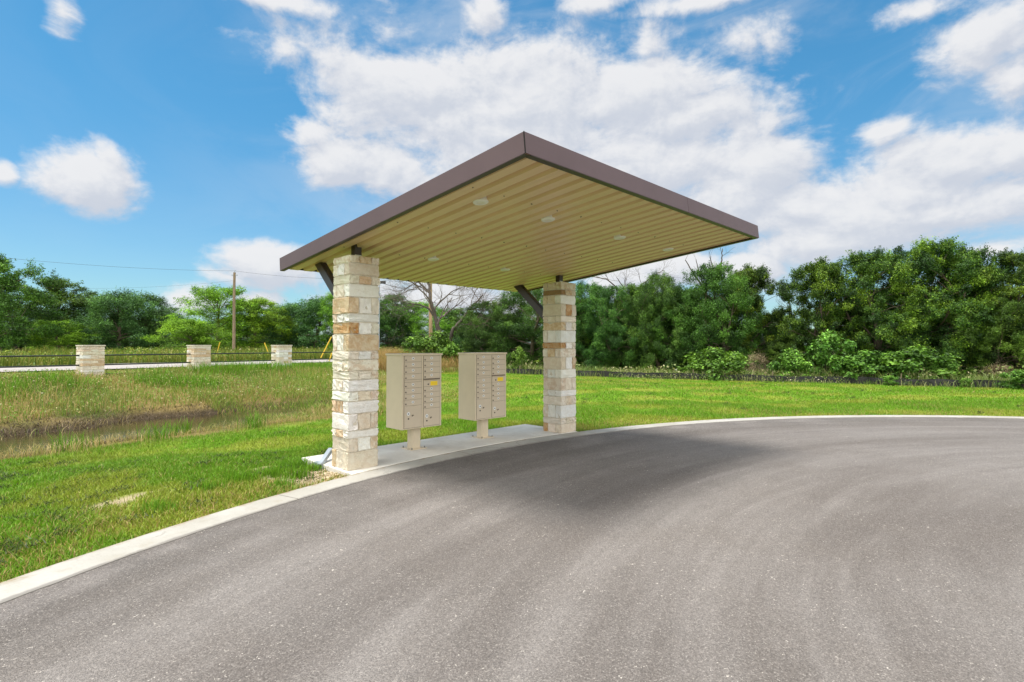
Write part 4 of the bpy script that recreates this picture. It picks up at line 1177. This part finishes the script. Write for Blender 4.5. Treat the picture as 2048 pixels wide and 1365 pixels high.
# leafy weeds on the far bank of the ditch
def leafy(N, zr, xr, keep, hmax, size, cols, name, label, white=.05):
    x, y = scatter_zx(rng, N, zr[0], zr[1], xr[0], xr[1]); k = keep(x, y); x, y = x[k], y[k]; N = len(x)
    P = np.stack([x, y, ground_z(x, y)+rng.uniform(.05, 1, N)*hmax*(.35+1.0*pn(x, y, .7, 1))], -1)
    nrm = rng.normal(size=(N, 3))+np.array([0, 0, 1.0]); nrm /= np.linalg.norm(nrm, axis=1)[:, None]
    tv = np.cross(nrm, rng.normal(size=(N, 3))); tv /= np.linalg.norm(tv, axis=1)[:, None]; bv = np.cross(nrm, tv); s = size*rng.uniform(.5, 1.5, N)[:, None]
    V = np.stack([P-tv*s, P-bv*s*.45, P+tv*s, P+bv*s*.45], 1).reshape(-1, 3)
    a = pn(x, y, .8, 8)+rng.normal(size=N)*.16
    c = np.array(cols)[np.clip((a*len(cols)).astype(int), 0, len(cols)-1)]*rng.uniform(.65, 1.35, (N, 1)); c = np.where(rng.random(N)[:, None] < white, (.66, .60, .42), c)
    m = MB(); m.add(V, np.arange(4*N).reshape(-1, 4), None, 0, np.repeat(c, 4, 0)); return tag(m.build(name, M_GRASS), label, 'weeds', kind='stuff')
leafy(120000, (13, 40), (-1.06, .05), lambda x, y: k_bank(x, y), .34, .030, [(.46, .38, .18), (.30, .36, .10), (.18, .32, .04), (.14, .29, .03), (.40, .34, .15), (.14, .30, .03), (.28, .34, .09)], 'bank_weeds', 'mixed leafy weeds on the far bank below the stone piers', .04)
leafy(60000, (28, 72), (-1.06, .02), lambda x, y: (tn(x, y)[1] > 10.8) & (tn(x, y)[1] < 22), .75, .07, [(.16, .27, .03), (.28, .34, .06), (.13, .24, .03), (.36, .36, .10)], 'roadside_brush', 'leafy green brush on the far side of the far road', .02)
leafy(30000, (20, 34), (.18, .62), lambda x, y: k_silt(-.5, 2.2)(x, y), .62, .035, WEED, 'silt_fence_weeds', 'thick pale weeds growing over the silt fence in the middle', .06)
# leafy weed patches (small leaves) over the silt fence
N = 26000
x, y = scatter_zx(rng, N, 19, 40, -.1, 1.06); k = k_silt(.1, 2.6)(x, y) & (pn(x, y, .7, 2) > .42); x, y = x[k], y[k]; N = len(x)
P = np.stack([x, y, ground_z(x, y)+rng.uniform(.1, .85, N)*(.4+.8*pn(x, y, .6, 1))], -1)
nrm = rng.normal(size=(N, 3))+np.array([0, 0, 1.2]); nrm /= np.linalg.norm(nrm, axis=1)[:, None]
tv = np.cross(nrm, rng.normal(size=(N, 3))); tv /= np.linalg.norm(tv, axis=1)[:, None]; bv = np.cross(nrm, tv); s = rng.uniform(.03, .09, N)[:, None]
V = np.stack([P-tv*s, P-bv*s*.6, P+tv*s, P+bv*s*.6], 1).reshape(-1, 3)
c = np.array(WEED)[rng.integers(0, 6, N)]*rng.uniform(.7, 1.3, (N, 1)); c = np.where(rng.random(N)[:, None] < .05, (.6, .6, .52), c)
m = MB(); m.add(V, np.arange(4*N).reshape(-1, 4), None, 0, np.repeat(c, 4, 0)); tag(m.build('leafy_weeds', M_GRASS), 'leafy weeds with pale seed heads over the silt fence', 'weeds', kind='stuff')
# bright tufts by the left pillar and along the ditch edge
def tufts(spots, name, label, h, n, w=.009):
    Ps = []; hs = []
    for (x, y, r, k) in spots:
        q = rng.normal(size=(int(n*k), 2))*r; Ps.append(np.c_[q+np.array([x, y]), ground_z(q[:, 0]+x, q[:, 1]+y)-.01]); hs.append(np.full(len(q), h*k))
    P = np.vstack(Ps); hh = np.concatenate(hs)*rng.uniform(.4, 1.2, len(P)); c = np.array((.14, .30, .018))*rng.uniform(.6, 1.4, (len(P), 1))
    m = blades(P, hh, np.full(len(P), w), c, rng, .55); tag(m.build(name, M_GRASS), label, 'grass', kind='stuff')
tufts([(-.52, .62, .07, 1), (-.40, .38, .05, .6), (-.75, .15, .09, .9), (-.9, .45, .1, .8), (-1.35, .5, .12, 1), (-1.75, .35, .1, .8), (-2.4, -.25, .1, .8), (-.62, .9, .06, .7), (-1.1, -.2, .08, .7)], 'grass_tufts', 'taller bright grass tufts beside the left pillar', .19, 230)
sp = [from_tn(t_, n_) for t_, n_ in ((-4.6, -14.2), (-3.2, -14.5), (-2.2, -13.2), (-1.2, -14.8))]
tufts([(x, y, .14, 1) for x, y in sp], 'grass_tufts', 'bright green clumps at the edge of the ditch', .42, 90, .014)
sp = [from_tn(t_, n_) for t_, n_ in ((-3.5, -3.2), (-1.5, -2.2), (1.5, -2.8), (4.2, -1.2), (5.5, -1.0), (6.8, -.8), (2.5, -4), (8, -1.0), (9.5, -.8), (-5, -2.5), (11, -1.2))]
tufts([(x, y, .55, 1) for x, y in sp], 'weed_clumps', 'bright green weed clumps on the bank by the stone piers', .50, 420, .022)
# gravel by the pillar
m = MB(); rng2 = np.random.default_rng(2)
for k in range(420):
    x = rng2.uniform(-1.0, -.27); y = rng2.uniform(-.42, .62)
    if math.hypot(x-RCX, y-RCY) < R_OUT+.02: continue
    if rng2.random() > math.exp(-((x+.35)/.35)**2): continue
    s = rng2.uniform(.008, .026)*(1.6 if rng2.random() < .08 else 1)
    b = bmesh.new(); bmesh.ops.create_icosphere(b, subdivisions=1, radius=s)
    for v in b.verts: v.co *= rng2.uniform(.7, 1.2)
    b.transform(Matrix.Translation((x, y, gz(x, y)+s*.3)) @ Matrix.Diagonal((1.2, 1, .7, 1)))
    m.bm(b)
tag(m.build('gravel', M_ROCK), 'pale gravel spilled at the foot of the left pillar', 'gravel', kind='stuff')
# clippings: dark clods of cut grass on the lawn
cx_ = []
for k in range(150):
    x, y = scatter_zx(rng2, 1, 4.0, 26, -1.0, 1.0) if k > 80 else scatter_zx(rng2, 1, 4.0, 9, -1.0, -.3); x, y = float(x[0]), float(y[0]); t_, n_ = tn(x, y)
    if n_ > -15.5 or math.hypot(x-RCX, y-RCY) < R_OUT+.3 or (-.4 < x < 4.7 and y < 1.3): continue
    q = rng2.normal(size=(60, 2))*np.array([.10, .04]); cx_.append(np.c_[q+np.array([x, y]), ground_z(q[:, 0]+x, q[:, 1]+y)+rng2.uniform(.01, .07, 60)])
if cx_:
    P = np.vstack(cx_); N = len(P); c = np.array((.060, .085, .022))*rng2.uniform(.6, 1.5, (N, 1))
    m = blades(P, rng2.uniform(.01, .05, N), np.full(N, .012), c, rng2, 2.2, False); tag(m.build('grass_clippings', M_GRASS), 'dark cut grass clippings lying on the lawn', 'grass clippings', kind='stuff')

# ------------------------------------------------------------------ sky and sun
SUN_EL, SUN_AZ = R_(78), R_(160)        # azimuth measured from +X towards +Y
w = bpy.data.worlds.new('World'); scene.world = w; w.use_nodes = True
T_ = NT(w.node_tree); bg = w.node_tree.nodes['Background']
CL = [(83.3, 13.7, 3.6, 2.45, 1), (88.3, 13.1, 0.95, 0.88, 0.8), (85.0, 25.6, 0.94, 1.15, 0.45), (68.3, 27.2, 3.38, 1.65, 0.45), (64.1, 26.9, 2.86, 1.22, 0.32), (58.2, 29.0, 5.06, 1.94, 0.38), (68.4, 30.6, 5.19, 0.74, 0.5), (53.6, 25.6, 11.61, 3.05, 1), (42.9, 24.3, 13.62, 5.15, 1.1), (33.0, 24.1, 9.64, 3.74, 1.1), (27.0, 21.8, 6.75, 2.66, 1), (46.1, 21.4, 16.59, 4.67, 1), (62.6, 17.7, 3.86, 2.23, 0.85), (57.9, 18.3, 5.55, 3.3, 0.75), (65.5, 20.3, 2.57, 1.24, 0.55), (47.8, 31.7, 2.25, 1.74, 0.7), (30.9, 28.8, 2.93, 2.11, 0.55), (35.5, 32.4, 3.13, 0.85, 0.6), (21.3, 27.6, 3.38, 1.64, 0.45), (25.4, 31.3, 8.09, 0.83, 0.65), (3.6, 23.4, 3.65, 2.47, 0.85), (1.7, 19.8, 2.13, 2.01, 0.8), (7.1, 26.4, 3.02, 0.76, 0.5), (19.7, 16.4, 4.79, 3.35, 1), (22.4, 14.0, 7.25, 3.72, 1), (12.0, 11.5, 9.77, 3.23, 1), (5.7, 14.6, 6.76, 3.03, 1.1), (10.1, 18.1, 2.16, 1.2, 0.8), (2.3, 14.6, 3.48, 2.29, 1), (6.4, 11.1, 8.53, 3.22, 1), (15.2, 9.6, 6.81, 1.89, 0.8), (16.5, 12.8, 8.0, 2.8, 1), (9, 12.5, 9, 3.4, 1.05), (3.4, 7.5, 3.87, 1.41, 0.7), (28.1, 7.3, 4.12, 1.8, 0.9), (21.1, 7.5, 2.66, 1.43, 0.9), (69.2, 7.2, 4.62, 1.91, 0.9), (76.0, 4.0, 2.91, 1.53, 0.9), (69.8, 4.3, 2.17, 1.05, 0.7), (51.4, 4.7, 11.35, 2.87, 0.8), (31.1, 6.7, 5.98, 2.29, 0.8), (33.0, 18.1, 16.43, 4.27, 0.9), (19.2, 20.7, 2.6, 1.7, 0.4),
      (-25, 18, 16, 6, 1), (-60, 25, 22, 8, 1), (120, 20, 14, 5, .9), (150, 30, 20, 7, 1), (-110, 22, 25, 8, 1), (-150, 35, 22, 9, 1), (180, 15, 20, 5, .9), (45, 60, 30, 9, .9), (-90, 60, 40, 10, .9)]
grp = bpy.data.node_groups.new('cloud_density', 'ShaderNodeTree')
grp.interface.new_socket('Az', in_out='INPUT', socket_type='NodeSocketFloat'); grp.interface.new_socket('El', in_out='INPUT', socket_type='NodeSocketFloat')
grp.interface.new_socket('Noise', in_out='INPUT', socket_type='NodeSocketFloat'); grp.interface.new_socket('Density', in_out='OUTPUT', socket_type='NodeSocketFloat')
g = NT(grp); gi = g.n('NodeGroupInput'); go = g.n('NodeGroupOutput')
v0 = g.comb(gi.outputs['Az'], gi.outputs['El'], 0.0)
acc = None
for (a, e, ra, re, wt) in CL:
    d = g.vmath('MULTIPLY', g.vmath('SUBTRACT', v0, (a, e, 0)), (1/(ra*1.22), 1/(re*1.28), 0))
    L_ = g.vmath('LENGTH', d)
    s_ = g.math('MULTIPLY_ADD', L_, -wt, wt)
    acc = s_ if acc is None else g.math('MAXIMUM', acc, s_)
acc = g.math('MAXIMUM', acc, -.6)
dens = g.math('ADD', acc, gi.outputs['Noise'])
g.L.new(dens, go.inputs[0])
tc = T_.n('ShaderNodeTexCoord').outputs['Generated']
dirv = T_.vmath('NORMALIZE', tc)
dx, dy, dz = T_.sep(dirv)
az = T_.math('MULTIPLY', T_.math('ARCTAN2', dy, dx), 180/PI)
el = T_.math('MULTIPLY', T_.math('ARCSINE', dz), 180/PI)
nv = T_.comb(T_.math('MULTIPLY', az, .8), T_.math('MULTIPLY', el, 1.25), 0.0)
def sky_noise(vec):
    a = T_.noise(vec, .15, 9, .56, .3, dim='2D'); b = T_.noise(vec, .8, 8, .62, .15, dim='2D')
    x = T_.math('MULTIPLY', T_.math('SUBTRACT', a, .5), 1.5)
    return T_.math('ADD', x, T_.math('MULTIPLY', T_.math('SUBTRACT', b, .5), .42)), a, b
N0, a0, b0 = sky_noise(nv)
N1, a1, b1 = sky_noise(T_.vmath('ADD', nv, (.5, 1.5, 0)))
def dens_at(azs, els, N):
    gn = T_.n('ShaderNodeGroup'); gn.node_tree = grp
    T_.set(gn.inputs[0], azs); T_.set(gn.inputs[1], els); T_.set(gn.inputs[2], N); return gn.outputs[0]
D0 = dens_at(az, el, N0)
D1 = dens_at(T_.math('ADD', az, .6), T_.math('ADD', el, 1.2), N1)
sky = T_.n('ShaderNodeTexSky', sky_type='NISHITA')
sky.sun_disc = False; sky.sun_elevation = SUN_EL; sky.sun_rotation = PI/2 - SUN_AZ
sky.air_density = 1.0; sky.dust_density = .6; sky.ozone_density = 2.5
SKYS = .075
cov = T_.ss(D0, -.14, .46)
cov = T_.math('MULTIPLY', cov, .96)
lit = T_.ss(T_.math('SUBTRACT', D0, D1), -.35, .45)        # brighter where the cloud thins upward
core = T_.ss(D0, .25, 1.1)
cw = T_.mix(lit, (4.9, 5.2, 5.85, 1), (6.95, 6.95, 7.05, 1))
cw = T_.mix(T_.math('MULTIPLY', core, .30), cw, (6.5, 6.55, 6.7, 1))
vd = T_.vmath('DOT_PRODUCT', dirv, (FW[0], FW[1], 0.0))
rear_fill = T_.ss(vd, .50, -.10)                                 # added unseen fill light, as bright cloud overhead and behind the camera
cov = T_.math('MAXIMUM', cov, T_.math('MULTIPLY', rear_fill, T_.ss(N0, -.55, .25)))
cw = T_.mix(rear_fill, cw, (17.0, 16.6, 15.6, 1))
skyc = T_.mix(1.0, sky.outputs[0], T_.mix(T_.ss(el, 3, 26), (.78, 1.08, 1.15, 1), (.52, 1.20, 1.32, 1)), 'MULTIPLY')
vn = T_.noise(T_.comb(T_.math('MULTIPLY', az, .05), T_.math('MULTIPLY', el, .11), 4.0), 1.0, 7, .6, .6, dim='2D')
veil = T_.math('MULTIPLY', T_.ss(vn, .36, .72), T_.ss(az, 80, 50, .03, .34))      # thin high haze
skyc = T_.mix(veil, skyc, (6.3, 6.5, 6.8, 1))
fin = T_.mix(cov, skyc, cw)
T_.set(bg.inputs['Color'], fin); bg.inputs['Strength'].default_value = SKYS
sun = bpy.data.lights.new('sun', 'SUN'); sun.energy = 2.9; sun.angle = R_(19); sun.color = (1, .955, .88)
so = bpy.data.objects.new('sun', sun); COL.objects.link(so)
sd = Vector((math.cos(SUN_EL)*math.cos(SUN_AZ), math.cos(SUN_EL)*math.sin(SUN_AZ), math.sin(SUN_EL)))
so.rotation_euler = sd.to_track_quat('Z', 'Y').to_euler(); so.location = (0, 0, 30)
scene.view_settings.view_transform = 'Standard'; scene.view_settings.look = 'None'
scene.view_settings.exposure = .75; scene.view_settings.gamma = 1
scene.cycles.max_bounces = 6; scene.cycles.diffuse_bounces = 4; scene.cycles.transparent_max_bounces = 4
scene.cycles.use_denoising = True
